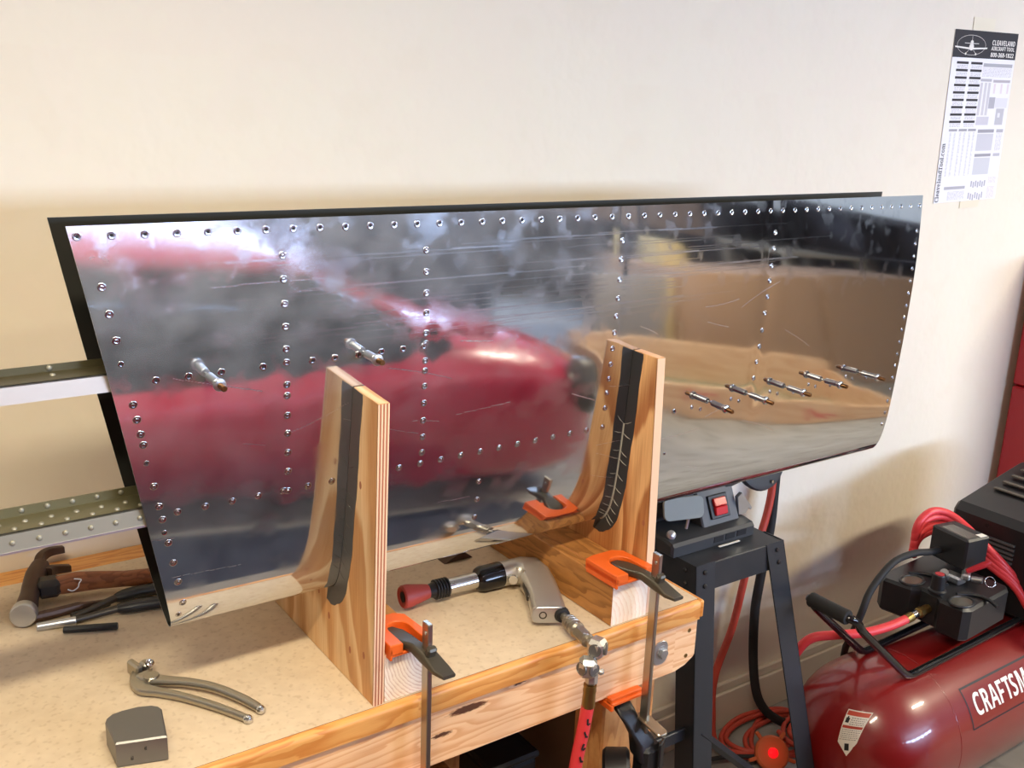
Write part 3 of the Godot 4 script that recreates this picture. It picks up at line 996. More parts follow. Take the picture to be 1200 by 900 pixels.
# a channel spar: web at the back, floor, and a lip hanging in front
func beam(t: Node3D, y: float, h: float, lip: float, deep: float, inner: Material, front: Material, riveted: bool) -> void:
	var x0 := -1.5
	var x1 := 0.9
	var path := []
	for f in [0.0, 1.0]:
		var x := x0 if f == 0.0 else x1
		var xs := maxf(x, -0.84)
		var low := y - h * 0.45 - lip - 0.004
		var zn := skin_z(xs, low) - 0.005 - (x - xs) * (0.0341 + 0.1052 * (low - 0.45))
		path.append([x, zn])
	var web := MB.new()
	var flo := MB.new()
	var lp := MB.new()
	var th := 0.0022
	var strip := func(m: MB, ya: float, yb: float, za: float, zb: float):
		var a := PackedVector3Array()
		var b := PackedVector3Array()
		for q in [Vector2(ya, za), Vector2(yb, za), Vector2(yb, zb), Vector2(ya, zb)]:
			a.append(Vector3(path[0][0], q.x, path[0][1] + q.y))
			b.append(Vector3(path[1][0], q.x, path[1][1] + q.y))
		m.loft([a, b])
	strip.call(flo, y - h * 0.45, y - h * 0.45 + th, -deep, 0.0)
	strip.call(web, y - h * 0.45, y + h * 0.5, -deep, -deep + th)
	strip.call(lp, y - h * 0.45 - lip, y - h * 0.45 + th, -th, 0.0)
	var beam_part := put("spar", lp, front, t, "bare metal front lip of the spar")
	put("spar_floor", flo, inner, beam_part)
	put("spar_web", web, inner, beam_part)
	if riveted:
		var edge := MB.new()
		strip.call(edge, y - h * 0.45 - lip - 0.003, y - h * 0.45 - lip, -0.012, 0.001)
		put("spar_edge", edge, M.edge, beam_part)
	var hm := MB.new()
	hm.lathe([Vector2(0.0038, 0), Vector2(0.0034, 0.0015), Vector2(0.002, 0.0024), Vector2(0, 0.0025)], Transform3D(), 12)
	var head := hm.mesh(60.0)
	for k in 13:
		var x := -1.2 + k * 0.032 + (0.0 if riveted else 0.01)
		var f := (x - x0) / (x1 - x0)
		var z: float = lerpf(path[0][1], path[1][1], f)
		var places := [[Vector3(x, y - h * 0.45 + th, z - deep * 0.55), Vector3.UP], [Vector3(x, y + h * 0.15, z - deep + th), Vector3.BACK]]
		if riveted:
			places.append([Vector3(x + 0.011, y - h * 0.45 - lip * 0.5, z), Vector3.BACK])
			places.append([Vector3(x + 0.016, y - h * 0.45 + th, z - deep * 0.2), Vector3.UP])
		elif k % 3: continue
		for p in places:
			var o := MeshInstance3D.new()
			o.name = "rivet_head"
			o.mesh = head
			o.material_override = M.spar
			o.transform = along(p[1], p[0])
			beam_part.add_child(o, true)

# ---------------------------------------------------------------- plywood cradles on timber blocks
const ZY := Basis(Vector3(0, 0, 1), Vector3(0, 1, 0), Vector3(1, 0, 0)) # prism plane: local x is z, local y is y, pushed along x

func offset_section(x: float, a: int, b: int, off: float) -> PackedVector2Array:
	var o := PackedVector2Array()
	for k in range(a, b + 1):
		var s := section_point(x, k)
		var d := (section_point(x, mini(k + 1, 78)) - section_point(x, maxi(k - 1, 0))).normalized()
		o.append(s - Vector2(d.y, -d.x) * off)
	return o

func cradles() -> void:
	for i in 2:
		var x: float = [-0.491, 0.0892][i]
		var top: float = [0.51, 0.502][i]
		var front: Array = [[Vector2(-0.003, 0.0004), Vector2(0.013, top - 0.006)], [Vector2(-0.010, 0.0004), Vector2(-0.026, top - 0.002)]][i]
		var th: float = [0.0185, 0.018][i]
		var k0 := 0
		while section_point(x, k0).y > top: k0 += 1
		var edge := offset_section(x + 0.009, k0, 78 - k0 - 2, 0.0022)
		var poly := PackedVector2Array([front[0], front[1]])
		for q in 4:
			var yy := lerpf(top, edge[0].y, q / 4.0)
			poly.append(Vector2(skin_z(x + 0.009, yy) + 0.0022, yy))
		poly.append_array(edge)
		poly.append(Vector2(edge[-1].x - 0.09, edge[-1].y))
		poly.append(Vector2(-0.42, 0.12))
		poly.append(Vector2(-0.42, 0.0004))
		var t := thing("cradle_board", ["left upright plywood cradle board with grey taped edge, nearest the hammer", "right upright plywood cradle board with black taped edge, beside the big timber block"][i], "cradle", Vector3.ZERO, 0.0, "plywood cradle boards")
		var m := MB.new()
		m.prism(poly, th, Transform3D(ZY, Vector3(x, 0, 0)), 0.0008)
		put("plywood_board", m, [M.ply_light, M.ply_red][i], t)
		# the sawn front edge shows its layers
		var e := MB.new()
		var g := MB.new()
		for l in 7:
			var q := MB.new()
			var w := th / 7.0
			var r0 := PackedVector3Array()
			var r1 := PackedVector3Array()
			for c in [Vector2(0, -0.002), Vector2(1, -0.002), Vector2(1, 0.0006), Vector2(0, 0.0006)]:
				var xx: float = x + w * (l + c.x * 0.92)
				r0.append(Vector3(xx, front[0].y, front[0].x + c.y))
				r1.append(Vector3(xx, front[1].y - 0.001, front[1].x + c.y))
			(e if l % 2 == 0 else g).loft([r0, r1])
		put("edge_ply", e, M.ply_edge, t)
		put("edge_ply", g, [M.ply_glue, M.ply_edge][i], t)
		# tape folded over the notch
		var wide: float = [0.031, 0.027][i]
		var ka := k0 + 1
		var kb: int = [41, 42][i]
		var near := PackedVector2Array()
		for q in 4:
			var yy := lerpf(top - 0.001, section_point(x + 0.009, ka).y, q / 4.0)
			near.append(Vector2(skin_z(x + 0.009, yy) + 0.0009, yy))
		near.append_array(offset_section(x + 0.009, ka, kb, 0.0009))
		var far := PackedVector2Array()
		for k in near.size():
			var d := (near[mini(k + 1, near.size() - 1)] - near[maxi(k - 1, 0)]).normalized()
			far.append(near[k] - Vector2(d.y, -d.x) * wide * (1.0 + 0.035 * sin(k * 0.9) + 0.02 * sin(k * 2.1)))
		far.reverse()
		var tape := near.duplicate()
		tape.append_array(far)
		var tm := MB.new()
		tm.prism(tape, th + 0.0016, Transform3D(ZY, Vector3(x - 0.0008, 0, 0)))
		var tp := put("tape", tm, [M.tape_grey, M.tape][i], t, ["grey", "black"][i] + " cloth tape folded over the notch of the cradle")
		# wrinkles and the pale bare fold of the tape
		var bases := [Vector2(0.2, 0.5), Vector2(0.27, -0.4), Vector2(0.33, -0.5), Vector2(0.39, -0.45), Vector2(0.46, -0.6), Vector2(0.54, -0.5), Vector2(0.62, -0.7), Vector2(0.7, -0.6), Vector2(0.78, -0.8), Vector2(0.84, -0.9)]
		for b in bases:
			if i == 0 and b.x > 0.75: continue
			var k := int(ka + b.x * (kb - ka - 6))
			var a0: Vector2 = offset_section(x + 0.009, k, k, 0.002)[0]
			var a1 := a0 + Vector2(0.016 + rng.randf() * 0.004, b.y * 0.016)
			var wr := MB.new()
			wr.tube([Vector3(x - 0.001, a0.y, a0.x), Vector3(x - 0.0014, (a0.y + a1.y) / 2 - 0.001, (a0.x + a1.x) / 2), Vector3(x - 0.001, a1.y, a1.x)], [0.0003, 0.0007, 0.0003] if i == 1 else [0.0002, 0.0004, 0.0002], 6)
			put("tape_wrinkle", wr, M.tape_light if i == 1 else M.glass_grey, tp)
		if i == 1:
			var fo := MB.new()
			var pth := []
			for k in range(ka + 5, 36): 
				var a0: Vector2 = offset_section(x + 0.009, k, k, 0.0012)[0]
				pth.append(Vector3(x - 0.0012, a0.y, a0.x))
			fo.tube(pth, 0.0011, 6)
			put("tape_fold", fo, M.tape_light, tp)
		# knots
		for q in ([Vector2(-0.045, 0.36), Vector2(-0.205, 0.115), Vector2(-0.165, 0.085), Vector2(-0.085, 0.06), Vector2(-0.035, 0.075)] if i == 0 else [Vector2(-0.03, 0.18)]):
			var kn := MB.new()
			var ring := PackedVector2Array()
			for c in 14: ring.append(Vector2(q.x + cos(TAU * c / 14) * 0.0035, q.y + sin(TAU * c / 14) * 0.0065))
			kn.prism(ring, 0.0004, Transform3D(ZY, Vector3(x - 0.0003, 0, 0)))
			put("knot", kn, M.ply_glue, t)
		# timber block screwed beside it
		var bx: float = [-0.4714, 0.0][i]
		var bw: float = [0.083, 0.0885][i]
		var bh: float = 0.086 if i == 0 else 0.088
		var bl := thing("timber_block", ["short timber block with ringed pale end grain, beside the left cradle board", "thick timber block with smooth pale end grain, against the right cradle board"][i], "timber block", Vector3.ZERO, 0.0, "timber blocks")
		var bm := MB.new()
		bm.box(Vector3(bx + bw / 2, bh / 2 + 0.0004, -0.222), Vector3(bw - 0.0006, bh, 0.436), 0.002)
		put("block_body", bm, M.block, bl)
		var en := MB.new()
		en.quad(Vector3(bx + 0.001, 0.001, -0.0035), Vector3(bx + bw - 0.001, 0.001, -0.0035), Vector3(bx + bw - 0.001, bh - 0.001, -0.0035), Vector3(bx + 0.001, bh - 0.001, -0.0035), Vector2(0, 1), Vector2(1, 1), Vector2(1, 0), Vector2(0, 0))
		put("end_grain", en, [M.end_left, M.end_right][i], bl, "pale sawn end grain")
		if i == 1:
			put("split_line", one_box(Vector3(bx + 0.021, bh + 0.0004, -0.24), Vector3(0.0012, 0.0008, 0.34)), M.ply_glue, bl)

# ---------------------------------------------------------------- bar clamps
func clamps() -> void:
	var t := thing("bar_clamp", "bar clamp gripping the thick smooth ended timber block, beside the right cradle board", "clamp", Vector3(0.0, 0, 0), 0.0, "bar clamps with orange pads")
	# the bar
	var bar := MB.new()
	bar.box(Vector3(0.0625, -0.135, 0.0415), Vector3(0.0085, 0.575, 0.0195), 0.0012)
	put("bar", bar, M.steel, t)
	var pin := MB.new()
	pin.lathe([Vector2(0.0034, -0.0055), Vector2(0.0034, 0.0055), Vector2(0.002, 0.0062), Vector2(0, 0.0062)], along(Vector3.LEFT, Vector3(0.0625, 0.136, 0.0425)), 12)
	put("stop_pin", pin, M.zinc, t)
	# cast fixed jaw: a curved arm over the block
	var jaw := MB.new()
	var path := [Vector3(0.043, 0.0995, -0.052), Vector3(0.044, 0.1, -0.034), Vector3(0.048, 0.1015, -0.01), Vector3(0.056, 0.1, 0.018), Vector3(0.063, 0.094, 0.045), Vector3(0.068, 0.085, 0.075), Vector3(0.071, 0.083, 0.095)]
	var wide := [0.010, 0.018, 0.0165, 0.011, 0.0145, 0.015, 0.011]
	var tall := [0.005, 0.006, 0.0065, 0.0085, 0.0105, 0.005, 0.003]
	var rings := []
	for i in path.size():
		var ring := PackedVector3Array()
		for q in rounded(wide[i] * 2, tall[i] * 2, minf(tall[i], wide[i]) * 0.7, 3):
			ring.append(path[i] + Vector3(q.x, q.y, 0))
		rings.append(ring)
	jaw.loft(rings)
	put("fixed_jaw", jaw.mesh(50.0), M.cast, t, "dark cast fixed jaw")
	var we := MB.new()
	we.box(Vector3(0.0625, 0.106, 0.052), Vector3(0.017, 0.022, 0.012), 0.003, Basis(Vector3.RIGHT, 0.4))
	put("wedge", we, M.cast, t)
	# orange plastic pad: a horseshoe over the block, lip on the left side
	put("pad", pad_mesh(), M.orange, t, "orange plastic pad")
	# sliding jaw below the apron
	var lp := MB.new()
	lp.box(Vector3(0.034, -0.151, -0.004), Vector3(0.078, 0.008, 0.055), 0.002)
	lp.box(Vector3(0.034, -0.146, 0.0125), Vector3(0.078, 0.014, 0.014), 0.002)
	lp.box(Vector3(-0.003, -0.158, -0.004), Vector3(0.008, 0.014, 0.055), 0.002)
	put("pad", lp, M.orange, t, "orange plastic pad")
	var sj := MB.new()
	var lower := [Vector3(0.034, -0.162, 0.0), Vector3(0.036, -0.176, 0.012), Vector3(0.044, -0.2, 0.028), Vector3(0.058, -0.226, 0.042), Vector3(0.062, -0.262, 0.046)]
	var r2 := []
	for i in lower.size():
		var ring := PackedVector3Array()
		var s: float = [0.022, 0.024, 0.02, 0.026, 0.027][i]
		for q in rounded(s * 1.7, s * 1.5, s * 0.4, 3): ring.append(lower[i] + Vector3(q.x, -q.y * 0.4, q.y))
		r2.append(ring)
	sj.loft(r2)
	put("sliding_jaw", sj.mesh(50.0), M.black, t, "black sliding jaw")
	var lv := MB.new()
	lv.prism(rounded(0.026, 0.072, 0.01), 0.006, Transform3D(Basis(Vector3(1, 0, 0), Vector3(0, 0, 1), Vector3(0, -1, 0)) * Basis(Vector3.RIGHT, 0.12), Vector3(0.067, -0.192, 0.058)), 0.0015)
	put("release_lever", lv, M.steel, t)
	var bd := MB.new()
	bd.box(Vector3(0.07, -0.278, 0.05), Vector3(0.05, 0.075, 0.04), 0.008)
	bd.box(Vector3(0.086, -0.262, 0.07), Vector3(0.026, 0.06, 0.006), 0.002, Basis(Vector3.UP, 0.5))
	put("clamp_body", bd, M.black, t)
	var gr := MB.new()
	gr.lathe([Vector2(0, -0.026), Vector2(0.052, -0.026), Vector2(0.058, -0.02), Vector2(0.058, 0.02), Vector2(0.052, 0.026), Vector2(0, 0.026)], along(Vector3(0.75, 0.1, 0.65), Vector3(0.014, -0.312, 0.03)), 24)
	put("grip", gr, M.black, t)
	var t2 := t.duplicate()
	t2.name = numbered("bar_clamp")
	add_child(t2)
	t2.position = Vector3(-0.4815, -0.004, -0.001)
	var p2: Node3D = t2.get_node("pad")
	p2.position = Vector3(0.0185, 0, 0)
	p2.scale = Vector3(0.82, 1, 1)
	tag(t2, "bar clamp gripping the ringed end grain timber block, beside the left cradle board", "clamp", "bar clamps with orange pads")

func pad_mesh() -> MB:
	var m := MB.new()
	var poly := PackedVector2Array([Vector2(-0.006, -0.078), Vector2(0.012, -0.083), Vector2(0.06, -0.083), Vector2(0.079, -0.07), Vector2(0.086, 0.012), Vector2(0.066, 0.012), Vector2(0.0655, -0.03)])
	for k in 9:
		var g := -PI * k / 8.0
		poly.append(Vector2(0.043 + cos(g) * 0.0225, -0.034 + sin(g) * 0.022))
	poly.append_array(PackedVector2Array([Vector2(0.021, 0.012), Vector2(-0.006, 0.012)]))
	var xf := Transform3D(Basis(Vector3(1, 0, 0), Vector3(0, 0, 1), Vector3(0, 1, 0)), Vector3(0, 0.093, 0))
	m.prism(poly, 0.0175, xf, 0.0012)
	m.box(Vector3(0.04, 0.0905, -0.035), Vector3(0.09, 0.005, 0.09), 0.001)
	m.box(Vector3(-0.0035, 0.094, -0.032), Vector3(0.005, 0.02, 0.088), 0.001)
	return m

# ---------------------------------------------------------------- tools on the bench
func bench_tools() -> void:
	# pneumatic rivet gun lying on its side
	var t := thing("rivet_gun", "silver pneumatic rivet gun with red rubber cup lying between the cradle boards", "rivet gun", Vector3(-0.083, 0.0265, -0.2435), -0.065)
	var ax := Transform3D(Basis(Vector3(0, -1, 0), Vector3(1, 0, 0), Vector3(0, 0, 1)), Vector3.ZERO) # lathe axis along x
	var cup := MB.new()
	cup.lathe([Vector2(0, -0.215), Vector2(0.012, -0.215), Vector2(0.0195, -0.219), Vector2(0.022, -0.216), Vector2(0.0225, -0.205), Vector2(0.0145, -0.166), Vector2(0.0135, -0.163), Vector2(0, -0.163)], ax, 24)
	put("rubber_cup", cup, M.red_cup, t, "red rubber cup")
	var face := MB.new()
	face.lathe([Vector2(0.0105, -0.217), Vector2(0, -0.217)], ax, 20)
	put("cup_face", face, M.dark_steel, t)
	var sp := MB.new()
	sp.lathe([Vector2(0, -0.165), Vector2(0.012, -0.165), Vector2(0.0145, -0.155), Vector2(0.0165, -0.148), Vector2(0.0165, -0.122), Vector2(0, -0.122)], ax, 20)
	for k in 5:
		var ring := []
		for c in 20: ring.append(Vector3(-0.148 + k * 0.006, cos(TAU * c / 20) * 0.0172, sin(TAU * c / 20) * 0.0172))
		sp.ring_tube(ring, 0.0027, 6)
	put("retainer_spring", sp, M.black, t, "black coiled retainer spring")
	var ba := MB.new()
	ba.lathe([Vector2(0, -0.123), Vector2(0.0152, -0.123), Vector2(0.0158, -0.12), Vector2(0.0158, -0.052), Vector2(0, -0.052)], ax, 24)
	put("barrel", ba, M.bright, t)
	var slot := MB.new()
	slot.box(Vector3(-0.09, 0.0115, 0.0105), Vector3(0.042, 0.003, 0.008), 0.001, Basis(Vector3.RIGHT, 0.75))
	put("barrel_flat", slot, M.zinc, ba_parent(t))
	var co := MB.new()
	co.lathe([Vector2(0, -0.060), Vector2(0.016, -0.060), Vector2(0.0225, -0.055), Vector2(0.0255, -0.048), Vector2(0.026, -0.006), Vector2(0.025, -0.002), Vector2(0, -0.002)], ax, 26)
	put("collar", co, M.black_gloss, t, "glossy black collar")
	var body := MB.new()
	var pth := [Vector3(-0.003, 0, 0), Vector3(0.022, 0, 0.0), Vector3(0.042, 0, 0.006), Vector3(0.052, 0, 0.022), Vector3(0.050, 0, 0.045), Vector3(0.040, 0, 0.078), Vector3(0.024, 0, 0.12), Vector3(0.006, 0, 0.158), Vector3(-0.006, 0, 0.182)]
	var dirs := [0.0, 0.0, 0.45, 1.0, 1.45, 1.85, 1.98, 2.0, 2.02]
	var ww := [0.0255, 0.0262, 0.034, 0.038, 0.036, 0.0325, 0.031, 0.032, 0.032]
	var hh := [0.0245, 0.0248, 0.0245, 0.0235, 0.02, 0.0175, 0.0165, 0.0165, 0.0165]
	var rings := []
	for i in pth.size():
		var d := Vector3(cos(dirs[i]), 0, sin(dirs[i]))
		var sx := Vector3(-d.z, 0, d.x)
		var ring := PackedVector3Array()
		for q in rounded(ww[i] * 2, hh[i] * 2, hh[i] * (0.98 if i < 3 else 0.6), 4): ring.append(pth[i] + sx * q.x + Vector3.UP * q.y)
		rings.append(ring)
	body.loft(rings)
	var bp := put("gun_body", body.mesh(60.0), M.gun, t, "brushed silver body and grip")
	var gd := Vector3(cos(2.02), 0, sin(2.02))
	var gs := Vector3(-gd.z, 0, gd.x)
	var pl := MB.new()
	pl.prism(rounded(0.062, 0.032, 0.013), 0.003, Transform3D(Basis(gs, Vector3.UP, gd), pth[8]), 0.001)
	put("end_plate", pl, M.zinc, bp)
	var ho := MB.new()
	ho.lathe([Vector2(0.0075, 0.002), Vector2(0.0075, 0.0036), Vector2(0.0055, 0.0036), Vector2(0.005, 0.0028), Vector2(0, 0.0028)], along(gd, pth[8] + gs * 0.011), 16)
	put("regulator_screw", ho, M.dark_steel, bp)
	var tg := MB.new()
	tg.lathe([Vector2(0, 0.0), Vector2(0.0055, 0.0), Vector2(0.0055, 0.016), Vector2(0.0105, 0.018), Vector2(0.0105, 0.022), Vector2(0.009, 0.024), Vector2(0, 0.024)], along(Vector3(-0.55, 0.1, 0.8), Vector3(0.018, 0.0, 0.018)), 16)
	put("trigger", tg, M.bright, t)
	var lvr := MB.new()
	lvr.box(Vector3(0.004, 0.004, 0.085), Vector3(0.006, 0.012, 0.075), 0.002, Basis(Vector3.UP, -0.42))
	put("trigger_bar", lvr, M.dark_steel, t)
	var pins := MB.new()
	for q in [Vector3(0.018, 0.0225, 0.03), Vector3(0.024, 0.0205, 0.046)]:
		pins.lathe([Vector2(0.003, -0.002), Vector2(0.003, 0.0018), Vector2(0, 0.0018)], Transform3D(Basis(), q), 12)
	put("pin", pins, M.bright, t)
	# hose fittings
	var f := thing("hose_fitting", "steel quick coupler and double swivel joining the rivet gun to its red air hose", "hose fitting")
	var a0 := Vector3(-0.0785, 0.0262, -0.055)
	var a1 := Vector3(-0.0975, 0.025, 0.052)
	var d1 := (a1 - a0).normalized()
	var nk := MB.new()
	nk.lathe([Vector2(0, 0.001), Vector2(0.0145, 0.001), Vector2(0.015, 0.004), Vector2(0.0135, 0.012), Vector2(0, 0.012)], along(d1, a0), 20)
	put("seal_ring", nk, M.black_rubber, f)
	var cp := MB.new()
	cp.lathe([Vector2(0, 0.01), Vector2(0.0075, 0.01), Vector2(0.0075, 0.026), Vector2(0.0125, 0.03), Vector2(0.0142, 0.0315), Vector2(0.0142, 0.0345), Vector2(0.0118, 0.036), Vector2(0.0118, 0.038), Vector2(0.0146, 0.0395), Vector2(0.0146, 0.0425), Vector2(0.012, 0.044), Vector2(0.012, 0.046), Vector2(0.0148, 0.0475), Vector2(0.0148, 0.0505), Vector2(0.0122, 0.052), Vector2(0.0122, 0.054), Vector2(0.0148, 0.0555), Vector2(0.0148, 0.065), Vector2(0.012, 0.069), Vector2(0.0115, 0.072), Vector2(0, 0.072)], along(d1, a0), 24)
	put("coupler_sleeve", cp.mesh(25.0), M.fitting, f)
	var hx := MB.new()
	var hb := along(d1, a0 + d1 * 0.072).basis
	hx.prism(hexagon(0.0135), 0.027, Transform3D(Basis(hb.x, hb.z, hb.y), a0 + d1 * 0.071), 0.001)
	hx.lathe([Vector2(0.0125, 0.097), Vector2(0.0125, 0.104), Vector2(0.007, 0.106), Vector2(0.007, 0.118), Vector2(0, 0.118)], along(d1, a0), 18)
	put("hex_nut", hx, M.fitting, f)
	for s in [[Vector3(-0.0935, 0.0225, 0.0695), 0.35], [Vector3(-0.1165, -0.006, 0.075), 0.9]]:
		var cu := MB.new()
		cu.box(s[0], Vector3(0.031, 0.035, 0.031), 0.007, Basis(Vector3.UP, s[1]))
		var jt := put("swivel_block", cu.mesh(20.0), M.fitting_bright, f)
		for d in [Vector3(0.6, 0.05, 0.8), Vector3(-0.75, 0.1, 0.55)]:
			var cap := MB.new()
			cap.lathe([Vector2(0.0115, 0.0135), Vector2(0.0115, 0.017), Vector2(0.0095, 0.0174), Vector2(0.0092, 0.0168), Vector2(0, 0.0174)], along(d.rotated(Vector3.UP, 0.35 - s[1]), s[0]), 18)
			put("swivel_cap", cap, M.grey_steel, jt)
	var sw := MB.new()
	sw.tube([Vector3(-0.0935, 0.018, 0.07), Vector3(-0.1165, -0.006, 0.0745)], 0.0085, 12)
	put("swivel_link", sw, M.grey_steel, f)
	var stem := MB.new()
	stem.box(Vector3(-0.1045, -0.028, 0.0725), Vector3(0.022, 0.034, 0.022), 0.006, Basis(Vector3.UP, 0.9))
	put("swivel_stem", stem, M.fitting_bright, f)
	var bu := MB.new()
	bu.box(Vector3(-0.0935, -0.018, 0.0845), Vector3(0.012, 0.012, 0.01), 0.004)
	put("swivel_button", bu, M.fitting_bright, f)
	var hs := thing("air_hose", "red air hose hanging from the swivel in front of the workbench", "hose")
	var fe := MB.new()
	fe.lathe([Vector2(0, 0), Vector2(0.0115, 0), Vector2(0.012, 0.003), Vector2(0.0112, 0.006), Vector2(0.0122, 0.012), Vector2(0.0112, 0.016), Vector2(0.0122, 0.044), Vector2(0, 0.044)], along(Vector3(-0.02, -1, -0.02), Vector3(-0.1035, -0.047, 0.069)), 18)
	put("ferrule", fe, M.brass, hs)
	var hp := MB.new()
	hp.tube(curve([Vector3(-0.1045, -0.088, 0.068), Vector3(-0.112, -0.15, 0.066), Vector3(-0.1225, -0.216, 0.065), Vector3(-0.15, -0.42, 0.07), Vector3(-0.16, -0.8, 0.14), Vector3(-0.05, -1.09, 0.3)]), 0.0118, 14)
	put("hose", hp.mesh(60.0), M.hose, hs)
	var mk := MB.new()
	for k in 6:
		var y := -0.115 - k * 0.024
		mk.box(Vector3(-0.1075 - (k + 0.5) * 0.0038 - 0.002, y, 0.0783), Vector3(0.0035, 0.011, 0.0012), 0.0, Basis(Vector3.BACK, 0.5 * sin(k * 2.3)))
		mk.box(Vector3(-0.1075 - (k + 0.5) * 0.0038 + 0.001, y - 0.006, 0.0783), Vector3(0.006, 0.003, 0.0012), 0.0, Basis(Vector3.BACK, 0.4 * cos(k * 3.1)))
	put("hose_print", mk, M.hole, hs)
	# cleco pliers
	var pl2 := thing("cleco_pliers", "nickel fastener pliers lying open on the benchtop behind the steel block", "pliers")
	for s in 2:
		var hpth: Array = [[Vector3(-0.776, 0.0115, -0.262), Vector3(-0.768, 0.011, -0.245), Vector3(-0.748, 0.0115, -0.225), Vector3(-0.722, 0.012, -0.203), Vector3(-0.69, 0.012, -0.166), Vector3(-0.664, 0.011, -0.118), Vector3(-0.651, 0.009, -0.088), Vector3(-0.647, 0.0075, -0.077)], [Vector3(-0.78, 0.008, -0.28), Vector3(-0.786, 0.008, -0.257), Vector3(-0.784, 0.008, -0.226), Vector3(-0.766, 0.008, -0.205), Vector3(-0.738, 0.008, -0.172), Vector3(-0.706, 0.008, -0.124), Vector3(-0.685, 0.0075, -0.088), Vector3(-0.672, 0.0065, -0.064)]][s]
		var wd: Array = [[0.012, 0.0125, 0.0095, 0.0085, 0.008, 0.0075, 0.0072, 0.0055], [0.008, 0.011, 0.0125, 0.0085, 0.0072, 0.0068, 0.0062, 0.005]][s]
		var hr := []
		var smooth := curve(hpth, 4)
		for i in smooth.size():
			var d: Vector3 = (smooth[mini(i + 1, smooth.size() - 1)] - smooth[maxi(i - 1, 0)]).normalized()
			var x := Vector3.UP.cross(d).normalized()
			var w: float = lerpf(wd[mini(i / 4, 7)], wd[mini(i / 4 + 1, 7)], (i % 4) / 4.0)
			var ring := PackedVector3Array()
			for q in rounded(w * 2, 0.0105, 0.004, 3): ring.append(smooth[i] + x * q.x + Vector3.UP * q.y)
			hr.append(ring)
		var hm := MB.new()
		hm.loft(hr)
		var part := put("handle", hm.mesh(50.0), M.steel, pl2)
		var tip := MB.new()
		tip.lathe([Vector2(0, -0.008), Vector2(0.006, -0.005), Vector2(0.0075, 0), Vector2(0.006, 0.005), Vector2(0, 0.008)], along(hpth[7] - hpth[6], hpth[7]), 14)
		put("handle_tip", tip, M.bright, part)
	var pv := MB.new()
	pv.lathe([Vector2(0.0125, 0.006), Vector2(0.0125, 0.018), Vector2(0.0115, 0.019), Vector2(0, 0.019)], Transform3D(Basis(), Vector3(-0.7665, 0, -0.243)), 24)
	put("pivot", pv, M.steel, pl2)
	var jw := MB.new()
	jw.box(Vector3(-0.781, 0.012, -0.285), Vector3(0.012, 0.024, 0.034), 0.003, Basis(Vector3.UP, 0.25))
	jw.box(Vector3(-0.765, 0.012, -0.282), Vector3(0.017, 0.022, 0.02), 0.004, Basis(Vector3.UP, 0.45))
	put("jaw", jw, M.steel, pl2)
	var dy := MB.new()
	dy.lathe([Vector2(0.007, 0.0), Vector2(0.007, 0.012), Vector2(0.005, 0.013), Vector2(0.0045, 0.009), Vector2(0, 0.009)], along(Vector3(0.2, 0.85, 0.5), Vector3(-0.762, 0.014, -0.279)), 16)
	put("jaw_die", dy, M.bright, pl2)
	# bucking bar: a steel block, one side curved
	var bk := MB.new()
	var bp2 := PackedVector2Array([Vector2(-0.866, 0.056), Vector2(-0.800, 0.036), Vector2(-0.787, 0.108), Vector2(-0.789, 0.117), Vector2(-0.797, 0.125), Vector2(-0.815, 0.132), Vector2(-0.838, 0.134), Vector2(-0.853, 0.132), Vector2(-0.861, 0.126), Vector2(-0.8655, 0.116)])
	bk.prism(bp2, 0.04, Transform3D(Basis(Vector3.RIGHT, -PI / 2), Vector3(0, 0.0003, 0)), 0.0022)
	var bb := thing("bucking_bar", "dull grey steel bucking bar with one rounded side, in the front left of the benchtop", "steel block")
	put("bar_body", bk.mesh(40.0), M.grey_steel, bb)
	var dn := MB.new()
	for q in [Vector3(-0.827, 0.026, -0.0443), Vector3(-0.845, 0.013, -0.0495)]:
		dn.lathe([Vector2(0.0035, -0.0005), Vector2(0.003, 0.0003), Vector2(0, 0.0001)], along(Vector3(-0.29, 0, -0.957) * -1.0, q), 10)
	put("dent", dn, M.dark_steel, bb)
	# claw hammer
	var h := thing("claw_hammer", "rusty claw hammer with worn brown wooden handle at the back of the benchtop", "hammer")
	var hd := MB.new()
	var hp2 := curve([Vector3(-0.902, 0.024, -0.548), Vector3(-0.893, 0.025, -0.575), Vector3(-0.884, 0.028, -0.605), Vector3(-0.875, 0.032, -0.635), Vector3(-0.862, 0.036, -0.668), Vector3(-0.847, 0.04, -0.70)], 3)
	var hw := [0.019, 0.0185, 0.0165, 0.0165, 0.0185, 0.0165]
	var hrings := []
	for i in hp2.size():
		var d: Vector3 = (hp2[mini(i + 1, hp2.size() - 1)] - hp2[maxi(i - 1, 0)]).normalized()
		var x := Vector3.UP.cross(d).normalized()
		var w: float = lerpf(hw[mini(i / 3, 5)], hw[mini(i / 3 + 1, 5)], (i % 3) / 3.0)
		var ring := PackedVector3Array()
		for q in rounded(w * 2, w * 2, w * 0.9, 3): ring.append(hp2[i] + x * q.x + d.cross(x) * q.y)
		hrings.append(ring)
	hd.loft(hrings)
	put("head", hd.mesh(50.0), M.rust_steel, h, "rust brown steel head")
	var fc := MB.new()
	fc.lathe([Vector2(0, -0.014), Vector2(0.019, -0.014), Vector2(0.0225, -0.009), Vector2(0.0228, 0.006), Vector2(0.0205, 0.0095), Vector2(0, 0.0105)], along(Vector3(-0.3, 0.06, 0.9), Vector3(-0.9035, 0.0245, -0.546)), 24)
	put("striking_face", fc, M.zinc, h)
